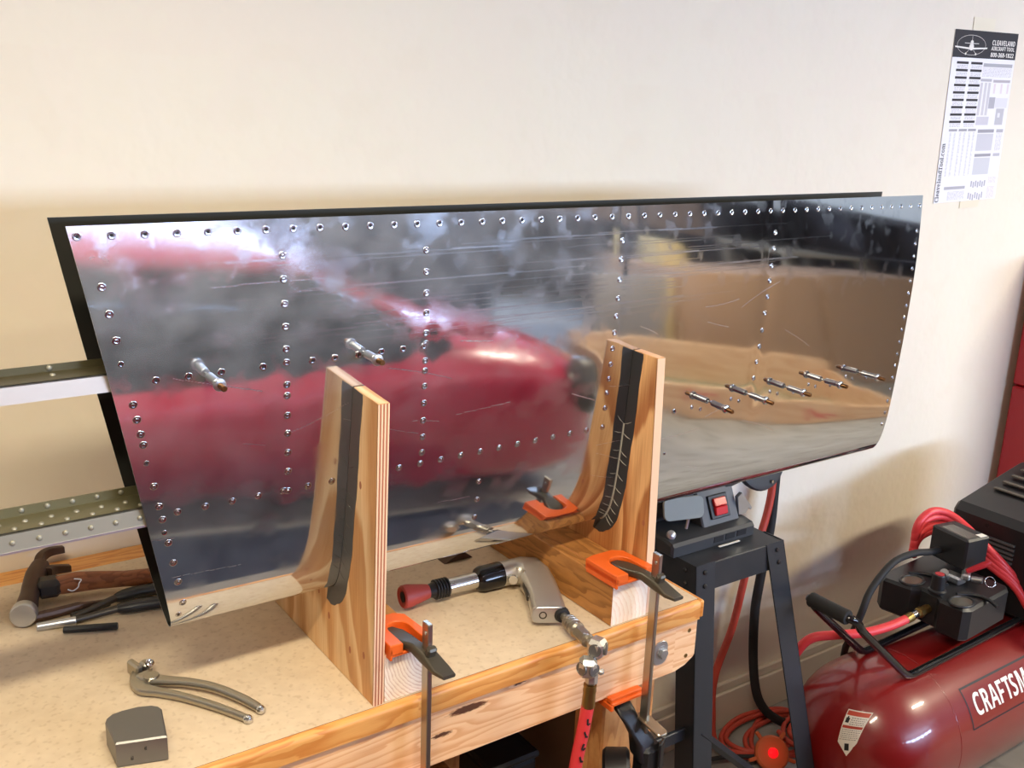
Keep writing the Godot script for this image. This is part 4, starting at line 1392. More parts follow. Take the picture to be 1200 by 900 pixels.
	for s in 2:
		var cl := MB.new()
		var cp2 := curve([Vector3(-0.853 + s * 0.012, 0.036 - s * 0.002, -0.69 + s * 0.02), Vector3(-0.843 + s * 0.012, 0.043 - s * 0.01, -0.725 + s * 0.04), Vector3(-0.824 + s * 0.006, 0.044 - s * 0.016, -0.748 + s * 0.052), Vector3(-0.795 + s * 0.0, 0.040 - s * 0.018, -0.757 + s * 0.055)], 5)
		var cr := []
		for i in cp2.size():
			var d: Vector3 = (cp2[mini(i + 1, cp2.size() - 1)] - cp2[maxi(i - 1, 0)]).normalized()
			var x := Vector3.UP.cross(d).normalized()
			var u := 1.0 - 0.45 * float(i) / cp2.size()
			var ring := PackedVector3Array()
			for q in rounded(0.014 * u + 0.004, 0.03 * u, 0.004 * u, 3): ring.append(cp2[i] + x * q.x + Vector3.UP * q.y * 0.8)
			cr.append(ring)
		cl.loft(cr)
		put("claw", cl.mesh(50.0), M.rust_steel, h)
	var ey := MB.new()
	ey.box(Vector3(-0.848, 0.03, -0.622), Vector3(0.046, 0.036, 0.04), 0.01, Basis(Vector3.UP, -0.16))
	put("eye_socket", ey, M.dark_steel, h)
	var hn := MB.new()
	var hh2 := [Vector3(-0.835, 0.03, -0.62), Vector3(-0.80, 0.031, -0.615), Vector3(-0.765, 0.029, -0.608), Vector3(-0.72, 0.026, -0.595), Vector3(-0.67, 0.024, -0.58), Vector3(-0.6, 0.024, -0.56), Vector3(-0.52, 0.024, -0.538), Vector3(-0.5, 0.024, -0.533)]
	var hnw := [0.0165, 0.0185, 0.0165, 0.0145, 0.0165, 0.0195, 0.0185, 0.014]
	var nr := []
	for i in hh2.size():
		var d: Vector3 = (hh2[mini(i + 1, 7)] - hh2[maxi(i - 1, 0)]).normalized()
		var x := Vector3.UP.cross(d).normalized()
		var ring := PackedVector3Array()
		for c in 18: ring.append(hh2[i] + x * cos(TAU * c / 18) * hnw[i] * 0.85 + Vector3.UP * sin(TAU * c / 18) * hnw[i] * 1.1)
		nr.append(ring)
	hn.loft(nr)
	put("handle", hn.mesh(60.0), M.handle_wood, h, "worn varnished wooden handle")
	var pa := MB.new()
	pa.tube(curve([Vector3(-0.82, 0.028, -0.5975), Vector3(-0.812, 0.024, -0.5955), Vector3(-0.803, 0.03, -0.593), Vector3(-0.80, 0.038, -0.5935), Vector3(-0.796, 0.043, -0.596), Vector3(-0.807, 0.045, -0.601)], 4), 0.0012, 6)
	put("paint_fleck", pa, M.white_print, h)
	# punches and cutters
	var pc := thing("centre_punch", "dark brown steel centre punch with a tapered point, lying beside the hammer head", "punch")
	var pm := MB.new()
	pm.lathe([Vector2(0, 0), Vector2(0.0075, 0.0), Vector2(0.0095, 0.004), Vector2(0.0095, 0.1), Vector2(0.0065, 0.112), Vector2(0.0015, 0.152), Vector2(0, 0.153)], along(Vector3(0.142, -0.0015, -0.009), Vector3(-0.911, 0.0104, -0.549)), 8)
	put("punch_body", pm, M.rust_steel, pc)
	var st := thing("rivet_set", "bright steel round set with a dark shank, lying in front of the centre punch", "punch")
	var sm := MB.new()
	sm.lathe([Vector2(0, 0), Vector2(0.0068, 0.0), Vector2(0.0076, 0.002), Vector2(0.0082, 0.062), Vector2(0.0078, 0.064), Vector2(0, 0.064)], along(Vector3(0.06, 0.0, 0.011), Vector3(-0.889, 0.0088, -0.5165)), 18)
	put("set_shank", sm, M.zinc, st)
	var s2 := MB.new()
	s2.lathe([Vector2(0, 0.064), Vector2(0.0062, 0.064), Vector2(0.0056, 0.135), Vector2(0, 0.135)], along(Vector3(0.06, 0.0, 0.011).rotated(Vector3.UP, 0.42), Vector3(-0.8915, 0.0088, -0.5105)), 14)
	put("set_body", s2, M.black, st)
	var dp := thing("drift_punch", "short black drift punch, frontmost of the tools beside the panel end", "punch")
	var dm := MB.new()
	dm.lathe([Vector2(0, 0), Vector2(0.0058, 0.0), Vector2(0.0066, 0.002), Vector2(0.0066, 0.088), Vector2(0.0058, 0.09), Vector2(0, 0.09)], along(Vector3(0.083, 0.0, 0.033), Vector3(-0.851, 0.0068, -0.486)), 10)
	put("punch_body", dm, M.black, dp)
	var cu2 := thing("side_cutters", "cutting pliers with black plastic handles lying half behind the panel end", "pliers")
	for s in 2:
		var cm := MB.new()
		var q0: Array = [[Vector3(-0.835, 0.009, -0.512), Vector3(-0.79, 0.012, -0.532), Vector3(-0.748, 0.014, -0.546), Vector3(-0.7, 0.014, -0.552), Vector3(-0.62, 0.013, -0.54)], [Vector3(-0.835, 0.009, -0.507), Vector3(-0.79, 0.01, -0.508), Vector3(-0.755, 0.013, -0.505), Vector3(-0.7, 0.014, -0.495), Vector3(-0.62, 0.013, -0.475)]][s]
		cm.tube(curve(q0.slice(0, 3), 4), [0.0055, 0.006, 0.0062, 0.0065, 0.007, 0.007, 0.0075, 0.0078, 0.008], 10, 0.9)
		var arm := put("jaw_arm", cm.mesh(60.0), M.dark_steel, cu2)
		var gm := MB.new()
		gm.tube(curve(q0.slice(2, 5), 5), [0.0095, 0.012, 0.0135, 0.014, 0.014, 0.014, 0.0135, 0.013, 0.012, 0.011, 0.009], 12, 0.8)
		put("grip", gm.mesh(60.0), M.black, arm, "black plastic grip")
	# off-cut wedge under the panel
	var wm := MB.new()
	wm.prism(PackedVector2Array([Vector2(-0.13, 0.0004), Vector2(-0.06, 0.0004), Vector2(-0.085, 0.02)]), 0.04, Transform3D(Basis(), Vector3(0, 0, -0.425)), 0.001)
	tag(put("wood_wedge", wm, M.rust_steel), "small dark brown wedge lying on the benchtop under the panel nose", "wedge")

func ba_parent(t: Node3D) -> Node: # the barrel of the rivet gun
	return t.get_node("barrel")

# ---------------------------------------------------------------- saw on its black stand
func saw_and_stand() -> void:
	var t := thing("tool_stand", "black steel tool stand with splayed angle iron legs between the workbench and the red compressor", "stand")
	var y0 := -0.133
	var tp := MB.new()
	tp.box(Vector3(0.6915, y0 - 0.003, -0.46), Vector3(0.318, 0.006, 0.322), 0.002)
	put("top_plate", tp, M.stand, t)
	for q in [[Vector3(0.6915, y0 - 0.039, -0.3005), Vector3(0.31, 0.072, 0.003)], [Vector3(0.6915, y0 - 0.039, -0.6195), Vector3(0.31, 0.072, 0.003)], [Vector3(0.5345, y0 - 0.039, -0.46), Vector3(0.003, 0.072, 0.31)], [Vector3(0.8485, y0 - 0.039, -0.46), Vector3(0.003, 0.072, 0.31)]]:
		put("apron_plate", one_box(q[0], q[1], 0.001), M.stand, t)
	for s in 4:
		var right := s % 2 == 1
		var back := s > 1
		var x0 := 0.851 if right else 0.5325
		var x1 := 1.075 if right else 0.528
		var z0 := -0.622 if back else -0.298
		var z1 := -0.72 if back else -0.196
		var ix := -1.0 if right else 1.0
		var iz := 1.0 if back else -1.0
		var leg := MB.new()
		var flange := func(a: Vector3, b: Vector3): # one leaf of the angle iron from a to b at the top and foot
			var r0 := PackedVector3Array()
			var r1 := PackedVector3Array()
			for c in [Vector2(0, 0), Vector2(1, 0), Vector2(1, 1), Vector2(0, 1)]:
				var d := Vector3(a.x * c.x + b.x * c.y, 0, a.z * c.x + b.z * c.y)
				r0.append(Vector3(x0, y0 + 0.002, z0) + d)
				r1.append(Vector3(x1, FLOOR + 0.002, z1) + d)
			leg.loft([r0, r1])
		flange.call(Vector3(ix * 0.066, 0, 0), Vector3(0, 0, iz * 0.003))
		flange.call(Vector3(ix * 0.003, 0, 0), Vector3(0, 0, iz * 0.066))
		var part := put("leg", leg, M.stand, t)
		for k in 2:
			for f in 2:
				var b := MB.new()
				var yy := y0 - 0.019 - k * 0.035
				var at := Vector3(lerpf(x0, x1, (y0 - yy) / 0.987) + ix * 0.03, yy, lerpf(z0, z1, (y0 - yy) / 0.987) - iz * 0.001) if f == 0 else Vector3(lerpf(x0, x1, (y0 - yy) / 0.987) - ix * 0.001, yy, lerpf(z0, z1, (y0 - yy) / 0.987) + iz * 0.035)
				b.lathe([Vector2(0.0062, 0), Vector2(0.0062, 0.002), Vector2(0.004, 0.0045), Vector2(0, 0.005)], along(Vector3(0, 0, -iz) if f == 0 else Vector3(-ix, 0, 0), at), 12)
				put("bolt", b, M.black, part)
	var br := MB.new()
	br.tube([Vector3(0.56, -0.58, -0.262), Vector3(1.02, -1.0, -0.235)], 0.013, 4)
	put("brace", br, M.stand, t)
	var b2 := MB.new()
	b2.box(Vector3(0.402, -0.585, -0.285), Vector3(0.26, 0.034, 0.012), 0.002)
	put("stretcher", b2, M.stand, t)
	# the saw
	var s := thing("bench_saw", "small dark grey bench saw with a red rocker switch standing on the black tool stand", "saw")
	var ba := MB.new()
	var prof := PackedVector2Array([Vector2(-0.365, y0 + 0.0005), Vector2(-0.365, -0.106), Vector2(-0.372, -0.098), Vector2(-0.40, -0.093), Vector2(-0.62, -0.085), Vector2(-0.625, y0 + 0.0005)])
	ba.prism(prof, 0.30, Transform3D(ZY, Vector3(0.515, 0, 0)), 0.006)
	put("base", ba, M.saw, s)
	for k in 3:
		put("vent_slot", one_box(Vector3(0.678 + k * 0.042, -0.1155, -0.3645), Vector3(0.034, 0.016, 0.002), 0.0005), M.hole, s)
	put("label", one_box(Vector3(0.7, y0 + 0.006, -0.348), Vector3(0.075, 0.0012, 0.006)), M.white_print, s)
	var ho := MB.new()
	ho.prism(PackedVector2Array([Vector2(-0.398, -0.095), Vector2(-0.402, -0.088), Vector2(-0.436, -0.012), Vector2(-0.446, -0.004), Vector2(-0.54, -0.004), Vector2(-0.56, -0.09)]), 0.135, Transform3D(ZY, Vector3(0.655, 0, 0)), 0.004)
	put("switch_housing", ho, M.saw_grey, s)
	var sb := Basis(Vector3.RIGHT, -0.42)
	var fr := MB.new()
	fr.box(Vector3(0.722, -0.052, -0.4165), Vector3(0.07, 0.062, 0.008), 0.002, sb)
	put("switch_frame", fr, M.black, s)
	var ro := MB.new()
	ro.box(Vector3(0.722, -0.040, -0.4155), Vector3(0.044, 0.022, 0.012), 0.002, Basis(Vector3.RIGHT, -0.55))
	ro.box(Vector3(0.722, -0.061, -0.407), Vector3(0.044, 0.022, 0.012), 0.002, Basis(Vector3.RIGHT, -0.25))
	var rm := mat(rgb(214, 40, 44), 0.25)
	put("rocker_switch", ro, rm, s, "red rocker switch")
	var tb := MB.new()
	tb.prism(rounded(0.115, 0.058, 0.016), 0.007, Transform3D(Basis(Vector3.UP, -0.25) * Basis(Vector3.RIGHT, -0.25), Vector3(0.585, -0.028, -0.41)), 0.0015)
	put("work_rest", tb, M.rest_metal, s)
	var bl := MB.new()
	bl.tube([Vector3(0.606, -0.045, -0.405), Vector3(0.598, -0.085, -0.405)], 0.004, 8)
	bl.lathe([Vector2(0.012, 0), Vector2(0.012, 0.006), Vector2(0.006, 0.01), Vector2(0, 0.01)], along(Vector3(-0.3, 0.5, 0.8), Vector3(0.54, -0.088, -0.40)), 14)
	put("rest_bolt", bl, M.zinc, s)
	var mo := MB.new()
	mo.lathe([Vector2(0, 0), Vector2(0.055, 0), Vector2(0.06, 0.01), Vector2(0.06, 0.12), Vector2(0.05, 0.135), Vector2(0, 0.135)], along(Vector3(-1, 0, 0), Vector3(0.66, -0.03, -0.50)), 24)
	put("motor", mo, M.saw, s)
	var rp := MB.new()
	rp.prism(PackedVector2Array([Vector2(0.785, -0.038), Vector2(0.80, -0.028), Vector2(0.846, -0.078), Vector2(0.842, -0.084), Vector2(0.832, -0.078), Vector2(0.822, -0.09), Vector2(0.795, -0.09)]), 0.012, Transform3D(Basis(), Vector3(0, 0, -0.42)), 0.001)
	put("rip_guide", rp, M.zinc, s)
	var gu := MB.new()
	gu.lathe([Vector2(0, -0.012), Vector2(0.10, -0.012), Vector2(0.112, -0.008), Vector2(0.115, 0.0), Vector2(0.112, 0.008), Vector2(0.10, 0.012), Vector2(0, 0.012)], along(Vector3(0.1, 0.35, 1), Vector3(0.905, 0.062, -0.46)), 36)
	put("disc_guard", gu, M.saw, s)
	var ar := MB.new()
	ar.box(Vector3(0.83, 0.01, -0.45), Vector3(0.15, 0.045, 0.03), 0.006, Basis(Vector3.BACK, 0.18))
	put("guard_arm", ar, M.black, s)
	var sc := MB.new()
	for q in [Vector3(0.925, -0.022, -0.417), Vector3(0.80, 0.0, -0.427)]:
		sc.lathe([Vector2(0.005, 0), Vector2(0.005, 0.004), Vector2(0, 0.005)], along(Vector3.BACK, q), 12)
	put("guard_screw", sc, M.bright, s)

# ---------------------------------------------------------------- hoses and cords against the wall and on the floor
func cords() -> void:
	var a := MB.new()
	a.tube(curve([Vector3(1.285, 0.1, -0.735), Vector3(1.305, -0.2, -0.72), Vector3(1.262, -0.37, -0.71), Vector3(1.21, -0.43, -0.70), Vector3(1.165, -0.655, -0.70), Vector3(1.103, -0.82, -0.70), Vector3(1.095, -0.95, -0.69), Vector3(1.1, -1.06, -0.66), Vector3(1.2, -1.104, -0.6)]), 0.0125, 12)
	tag(put("hanging_cord", a.mesh(60.0), M.hose_dull), "orange red cord hanging down the wall behind the black tool stand", "cord")
	var b := MB.new()
	b.tube(curve([Vector3(1.345, 0.1, -0.75), Vector3(1.33, -0.22, -0.73), Vector3(1.318, -0.36, -0.72), Vector3(1.285, -0.53, -0.71), Vector3(1.265, -0.65, -0.70), Vector3(1.275, -0.83, -0.69), Vector3(1.31, -0.97, -0.68), Vector3(1.38, -1.055, -0.66), Vector3(1.47, -1.098, -0.63), Vector3(1.6, -1.1, -0.62)]), 0.0155, 12)
	tag(put("hanging_cord", b.mesh(60.0), M.black_rubber), "thick black cord hanging down the wall beside the orange red one", "cord")
	var t := thing("power_tap", "orange round power tap with a glowing red lamp on the floor behind the black stand", "power tap", Vector3(1.232, FLOOR, -0.545))
	var bs := Basis(Vector3.UP, -0.55) * Basis(Vector3.RIGHT, 0.9)
	var d := MB.new()
	d.lathe([Vector2(0, 0), Vector2(0.052, 0), Vector2(0.056, 0.004), Vector2(0.056, 0.018), Vector2(0.05, 0.024), Vector2(0, 0.026)], Transform3D(bs, Vector3(0, 0.05, 0)), 28)
	for k in 5:
		var g := TAU * k / 5 + 0.35
		d.box(Vector3(0, 0.05, 0) + bs * Vector3(cos(g) * 0.066, 0.012, sin(g) * 0.066), Vector3(0.03, 0.012, 0.012), 0.003, bs * Basis(Vector3.UP, -g))
	put("tap_body", d, M.tap_orange, t)
	var st := MB.new()
	st.box(Vector3(0, 0.025, -0.02), Vector3(0.07, 0.05, 0.05), 0.01)
	put("tap_foot", st, M.black, t)
	var gm := mat(rgb(255, 40, 50), 0.2)
	gm.emission_enabled = true
	gm.emission = Color(1.0, 0.06, 0.1)
	gm.emission_energy_multiplier = 0.9
	var gl := MB.new()
	gl.lathe([Vector2(0.017, 0.022), Vector2(0.0165, 0.03), Vector2(0.011, 0.036), Vector2(0, 0.038)], Transform3D(bs, Vector3(0, 0.05, 0)), 18)
	put("glow_lamp", gl, gm, t, "glowing red lamp")
	var ol := OmniLight3D.new()
	ol.name = "glow_lamp_light"
	ol.light_color = Color(1.0, 0.06, 0.1)
	ol.light_energy = 0.0005
	ol.omni_range = 4.0
	ol.omni_attenuation = 2.0
	ol.light_size = 0.016
	ol.shadow_enabled = true
	ol.position = Vector3(0, 0.05, 0) + bs * Vector3(0, 0.045, 0)
	t.add_child(ol)
	var tc := MB.new()
	tc.tube(curve([Vector3(0.9, -1.1, -0.66), Vector3(0.98, -1.085, -0.66), Vector3(1.1, -1.08, -0.62), Vector3(1.2, -1.085, -0.57)]), 0.007, 8)
	tag(put("tap_cord", tc.mesh(60.0), M.black_rubber), "thin black cord lying on the floor, ending at the orange power tap", "cord")
	# a loose heap of extension cord
	for n in 3:
		var m := MB.new()
		var pts := []
		var c: Vector3 = [Vector3(1.42, 0, -0.62), Vector3(1.33, 0, -0.66), Vector3(1.5, 0, -0.55)][n]
		for k in 15:
			var g := k * 0.93 + n * 1.7
			pts.append(Vector3(clampf(c.x + cos(g) * (0.13 + rng.randf() * 0.09), 1.15, 1.75), FLOOR + 0.009 + rng.randf() * 0.003 + n * 0.0185, maxf(c.z + sin(g) * (0.07 + rng.randf() * 0.05), -0.765)))
		m.tube(curve(pts, 6), 0.0085, 8)
		tag(put("extension_cord", m.mesh(60.0), M.hose_dull), ["loose red brown extension cord behind the stand, middle of the heap", "loose red brown extension cord heaped nearest the wall behind the stand", "loose red brown extension cord outermost in the heap, next to the compressor"][n], "cord", "heaped extension cords")
	# red tool chest at the right edge
	var tcst := thing("tool_chest", "tall red steel tool chest against the wall at the right edge", "tool chest", Vector3(3.18, FLOOR, -0.47))
	put("lower_cabinet", one_box(Vector3(0, 0.56, 0), Vector3(0.8, 0.98, 0.6), 0.008), M.tool_red, tcst)
	put("upper_chest", one_box(Vector3(0, 1.32, 0), Vector3(0.8, 0.53, 0.6), 0.008), M.tool_red, tcst)
	for k in 4:
		var dr := put("drawer", one_box(Vector3(0, 0.2 + k * 0.235, 0.306), Vector3(0.74, 0.215, 0.014), 0.004), M.tool_red, tcst)
		put("drawer_pull", one_box(Vector3(0, 0.275 + k * 0.235, 0.318), Vector3(0.7, 0.02, 0.012), 0.004), M.zinc, dr)
	for k in 2:
		var dr := put("drawer", one_box(Vector3(0, 1.19 + k * 0.235, 0.306), Vector3(0.74, 0.215, 0.014), 0.004), M.tool_red, tcst)
		put("drawer_pull", one_box(Vector3(0, 1.265 + k * 0.235, 0.318), Vector3(0.7, 0.02, 0.012), 0.004), M.zinc, dr)
	for q in [Vector3(-0.33, 0.035, -0.22), Vector3(0.33, 0.035, -0.22), Vector3(-0.33, 0.035, 0.22), Vector3(0.33, 0.035, 0.22)]:
		var w := MB.new()
		w.lathe([Vector2(0, -0.015), Vector2(0.035, -0.015), Vector2(0.035, 0.015), Vector2(0, 0.015)], along(Vector3.RIGHT, q), 16)
		put("caster", w, M.tire, tcst)

# ---------------------------------------------------------------- compressor
const TANK := Vector2(-0.78, -0.2) # y and z of the tank's axis
const TANK_R := 0.22

func dome_x(rho: float) -> float:
	return 1.25 - 0.23 * pow(maxf(1.0 - pow(rho / TANK_R, 2.4), 0.0), 1.0 / 2.4)

func text_mesh(s: String, font_name: String, weight: int) -> TextMesh:
	var f := SystemFont.new()
	f.font_names = PackedStringArray([font_name])
	f.font_weight = weight
	var m := TextMesh.new()
	m.text = s
	m.font = f
	m.font_size = 32
	m.pixel_size = 0.01
	m.depth = 0.0
	m.curve_step = 0.8
	return m

func split(m: MB, a: Vector3, b: Vector3, c: Vector3, n: int, f: Callable) -> void:
	if n == 0:
		m.tri(f.call(a), f.call(b), f.call(c))
		return
	var ab := (a + b) / 2
	var bc := (b + c) / 2
	var ca := (c + a) / 2
	split(m, a, ab, ca, n - 1, f)
	split(m, ab, b, bc, n - 1, f)
	split(m, ca, bc, c, n - 1, f)
	split(m, ab, bc, ca, n - 1, f)

# lettering laid on a surface: f takes x and y in 0..1 of the text's box
func lettering(s: String, font_name: String, weight: int, cuts: int, f: Callable) -> MB:
	var tm := text_mesh(s, font_name, weight)
	var box := tm.get_aabb()
	var arr := tm.get_mesh_arrays() if tm.get_surface_count() <= 1 else tm.surface_get_arrays(0)
	var v: PackedVector3Array = arr[Mesh.ARRAY_VERTEX]
	var ix: PackedInt32Array = arr[Mesh.ARRAY_INDEX]
	var m := MB.new()
	for i in range(0, ix.size(), 3):
		var q := []
		for k in 3:
			var p := v[ix[i + k]]
			q.append(Vector3((p.x - box.position.x) / box.size.x, (p.y - box.position.y) / box.size.y, 0))
		split(m, q[0], q[2], q[1], cuts, f)
	return m

func on_tank(x: float, deg: float, off: float) -> Vector3:
	var g := deg_to_rad(deg)
	return Vector3(x, TANK.x + sin(g) * (TANK_R + off), TANK.y + cos(g) * (TANK_R + off))

func compressor() -> void:
	var t := thing("air_compressor", "red air compressor with horizontal tank, black handle and black control panel", "air compressor")
	var prof := []
	for k in 15:
		var rho := TANK_R * sin(PI / 2 * k / 14.0)
		prof.append(Vector2(rho, dome_x(rho)))
	for k in 6: prof.append(Vector2(TANK_R, 1.25 + (k + 1) * 0.18))
	for k in range(13, -1, -1):
		var rho := TANK_R * sin(PI / 2 * k / 14.0)
		prof.append(Vector2(rho, 3.58 - dome_x(rho)))
	var tm := MB.new()
	tm.lathe(prof, Transform3D(Basis(Vector3(0, 0, 1), Vector3(1, 0, 0), Vector3(0, 1, 0)), Vector3(0, TANK.x, TANK.y)), 64)
	put("tank", tm.mesh(50.0), M.tank, t, "glossy red tank")
	for x in [1.325, 2.26]:
		var wl := MB.new()
		var ring := []
		for k in 64: ring.append(Vector3(x, TANK.x + sin(TAU * k / 64) * (TANK_R - 0.0015), TANK.y + cos(TAU * k / 64) * (TANK_R - 0.0015)))
		wl.ring_tube(ring, 0.0028, 6)
		put("weld_seam", wl.mesh(60.0), M.tank, t)
	for x in [1.3, 2.25]:
		for s in [-1, 1]:
			var ft := MB.new()
			ft.box(Vector3(x, (TANK.x - 0.17 + FLOOR) / 2 + 0.01, TANK.y + s * 0.15), Vector3(0.06, TANK.x - 0.15 - FLOOR, 0.04), 0.006)
			put("foot", ft, M.black, t)
	# carrying frame: two rails joined by a raised grip
	var hp := []
	for q in [Vector3(2.25, -0.545, -0.12), Vector3(1.9, -0.545, -0.12), Vector3(1.34, -0.5585, -0.12), Vector3(1.27, -0.5605, -0.12), Vector3(1.235, -0.556, -0.12), Vector3(1.205, -0.538, -0.12), Vector3(1.12, -0.466, -0.12), Vector3(0.99, -0.355, -0.12), Vector3(0.965, -0.325, -0.121), Vector3(0.945, -0.309, -0.127), Vector3(0.935, -0.304, -0.145)]: hp.append(q)
	var back := []
	for q in hp: back.append(Vector3(q.x, q.y, -0.39 - q.z))
	back.reverse()
	var hb := MB.new()
	hb.tube(curve(hp + back, 3), 0.0115, 12)
	put("handle_frame", hb.mesh(60.0), M.black_gloss, t, "black tubular handle frame")
	var gr := MB.new()
	gr.lathe([Vector2(0.0118, 0.0), Vector2(0.0185, 0.001), Vector2(0.0205, 0.005), Vector2(0.0195, 0.02), Vector2(0.0195, 0.1), Vector2(0.0205, 0.116), Vector2(0.0185, 0.12), Vector2(0.0118, 0.121)], along(Vector3(0.0, 0, -1), Vector3(0.936, -0.304, -0.134)), 20)
	put("grip", gr, M.black_rubber, t, "matt black rubber grip")
	# moulded control panel with two gauges and a regulator knob
	var cp := MB.new()
	var outline := PackedVector2Array([Vector2(1.405, 0.345), Vector2(1.43, 0.372), Vector2(1.50, 0.378), Vector2(1.69, 0.388), Vector2(1.70, 0.36), Vector2(1.695, 0.12), Vector2(1.67, 0.102), Vector2(1.455, 0.088), Vector2(1.43, 0.102), Vector2(1.425, 0.17), Vector2(1.445, 0.19), Vector2(1.447, 0.245), Vector2(1.42, 0.262)])
	cp.prism(outline, 0.105, Transform3D(Basis(Vector3.RIGHT, -PI / 2), Vector3(0, -0.505, 0)), 0.008)
	put("control_panel", cp.mesh(30.0), M.black, t, "moulded black control panel")
	for q in [Vector3(1.466, -0.3985, -0.29), Vector3(1.468, -0.3985, -0.13)]:
		var g := MB.new()
		var ring := []
		for k in 28: ring.append(q + Vector3(cos(TAU * k / 28) * 0.041, 0.0, sin(TAU * k / 28) * 0.030))
		g.ring_tube(ring, 0.0045, 8)
		var gp := put("gauge", g.mesh(60.0), M.black, t)
		var dl := MB.new()
		var poly := PackedVector2Array()
		for k in 28: poly.append(Vector2(cos(TAU * k / 28) * 0.038, sin(TAU * k / 28) * 0.027))
		dl.prism(poly, 0.0014, Transform3D(Basis(Vector3.RIGHT, -PI / 2), q + Vector3(0, -0.001, 0)))
		put("dial", dl, M.glass_grey, gp)
	var ri := MB.new()
	for s in 2:
		var z: float = [-0.325, -0.165][s]
		ri.tube(curve([Vector3(1.50, -0.399, z + 0.0), Vector3(1.535, -0.396, z + 0.03), Vector3(1.545, -0.396, z + 0.07), Vector3(1.53, -0.399, z + 0.11)], 4), 0.006, 8)
	put("moulded_rib", ri.mesh(60.0), M.black, t)
	var kn := MB.new()
	kn.lathe([Vector2(0, 0), Vector2(0.026, 0.0), Vector2(0.026, 0.006), Vector2(0.0205, 0.01), Vector2(0.0195, 0.052), Vector2(0.0175, 0.056), Vector2(0, 0.056)], Transform3D(Basis(), Vector3(1.468, -0.4, -0.208)), 24)
	var kp := put("regulator_knob", kn, M.black, t)
	var kc := MB.new()
	kc.lathe([Vector2(0.0135, 0.0555), Vector2(0.013, 0.0575), Vector2(0, 0.0575)], Transform3D(Basis(), Vector3(1.468, -0.4, -0.208)), 20)
	put("knob_cap", kc, M.tool_red, kp, "red knob cap")
	# pressure switch box
	var bx := MB.new()
	bx.box(Vector3(1.655, -0.318, -0.268), Vector3(0.098, 0.1, 0.135), 0.006, Basis(Vector3.UP, -0.16))
	var bp := put("pressure_switch", bx, M.black, t, "black pressure switch box")
	put("warning_label", turned(Vector3(1.642, -0.2678, -0.262), Vector3(0.05, 0.0006, 0.1), -0.16), M.glass_grey, bp)
	put("warning_label", turned(Vector3(1.672, -0.2676, -0.212), Vector3(0.028, 0.0008, 0.02), -0.16), M.white_print, bp)
	var rl := MB.new()
	rl.tube([Vector3(1.59, -0.36, -0.195), Vector3(1.625, -0.335, -0.165), Vector3(1.64, -0.325, -0.155)], [0.008, 0.01, 0.007], 10)
	put("unload_lever", rl, M.tool_red, t, "red lever")
	var mf := MB.new()
	mf.box(Vector3(1.575, -0.388, -0.222), Vector3(0.04, 0.026, 0.06), 0.006)
	mf.box(Vector3(1.60, -0.372, -0.2), Vector3(0.07, 0.02, 0.025), 0.005, Basis(Vector3.UP, 0.5))
	mf.lathe([Vector2(0.013, -0.02), Vector2(0.013, 0.02), Vector2(0, 0.02)], along(Vector3(-0.6, 0.6, 0.2), Vector3(1.545, -0.378, -0.235)), 14)
	mf.lathe([Vector2(0.009, -0.01), Vector2(0.009, 0.02), Vector2(0, 0.02)], along(Vector3(0.3, 0.1, 0.9), Vector3(1.6, -0.378, -0.17)), 14)
	put("manifold", mf, M.zinc, t, "small metal air fittings")
	var rg := MB.new()
	var rr := []
	var rbs := along(Vector3(-0.5, 0.5, 0.7), Vector3(1.61, -0.372, -0.13))
	for k in 20: rr.append(rbs * Vector3(cos(TAU * k / 20) * 0.0155, 0, sin(TAU * k / 20) * 0.0155))
	rg.ring_tube(rr, 0.0016, 6)
	put("pull_ring", rg.mesh(60.0), M.bright, t)
	# motor shroud with louvres
	var mc := MB.new()
	mc.prism(PackedVector2Array([Vector2(1.8, -0.54), Vector2(1.8, -0.265), Vector2(1.822, -0.24), Vector2(2.16, -0.172), Vector2(2.4, -0.165), Vector2(2.5, -0.22), Vector2(2.5, -0.54)]), 0.40, Transform3D(Basis(), Vector3(0, 0, -0.388)), 0.012)
	var sh := put("motor_shroud", mc.mesh(30.0), M.black, t, "black motor shroud")
	for k in 6:
		var a := Vector3(1.799, -0.305 - k * 0.0145, -0.318)
		put("louvre", turned(a + Vector3(-0.002, -0.012, 0.075), Vector3(0.008, 0.006, 0.15), 0.0), M.saw_grey, sh)
	for k in 9:
		var f := k / 8.0
		var xx := lerpf(1.95, 2.36, f)
		put("cooling_slat", turned(Vector3(xx, lerpf(-0.211, -0.1635, minf(f * 1.9, 1.0)) + 0.003, -0.19), Vector3(0.016, 0.004, 0.3), 0.0), M.dusty, sh)
	var sc := MB.new()
	sc.lathe([Vector2(0.007, 0), Vector2(0.007, 0.002), Vector2(0, 0.002)], along(Vector3.LEFT, Vector3(1.8, -0.282, -0.265)), 12)
	put("shroud_screw", sc, M.hole, sh)
	# outlet: brass coupler and the red hose that loops behind the handle
	var br := MB.new()
	var d := Vector3(-0.13, -0.02, -0.012)
	br.lathe([Vector2(0, 0), Vector2(0.0135, 0.0), Vector2(0.0135, 0.03), Vector2(0.016, 0.032), Vector2(0.016, 0.045), Vector2(0.0125, 0.048), Vector2(0.0125, 0.055), Vector2(0, 0.055)], along(d, Vector3(1.452, -0.452, -0.215)), 8)
	put("outlet_coupler", br, M.brass, t, "brass outlet coupler")
	var oh := thing("air_hose", "short red air hose leaving the compressor outlet behind its handle", "hose")
	var fe := MB.new()
	fe.lathe([Vector2(0, 0.055), Vector2(0.012, 0.055), Vector2(0.012, 0.075), Vector2(0, 0.075)], along(d, Vector3(1.452, -0.452, -0.215)), 16)
	put("hose_nipple", fe, M.bright, oh)
	var f2 := MB.new()
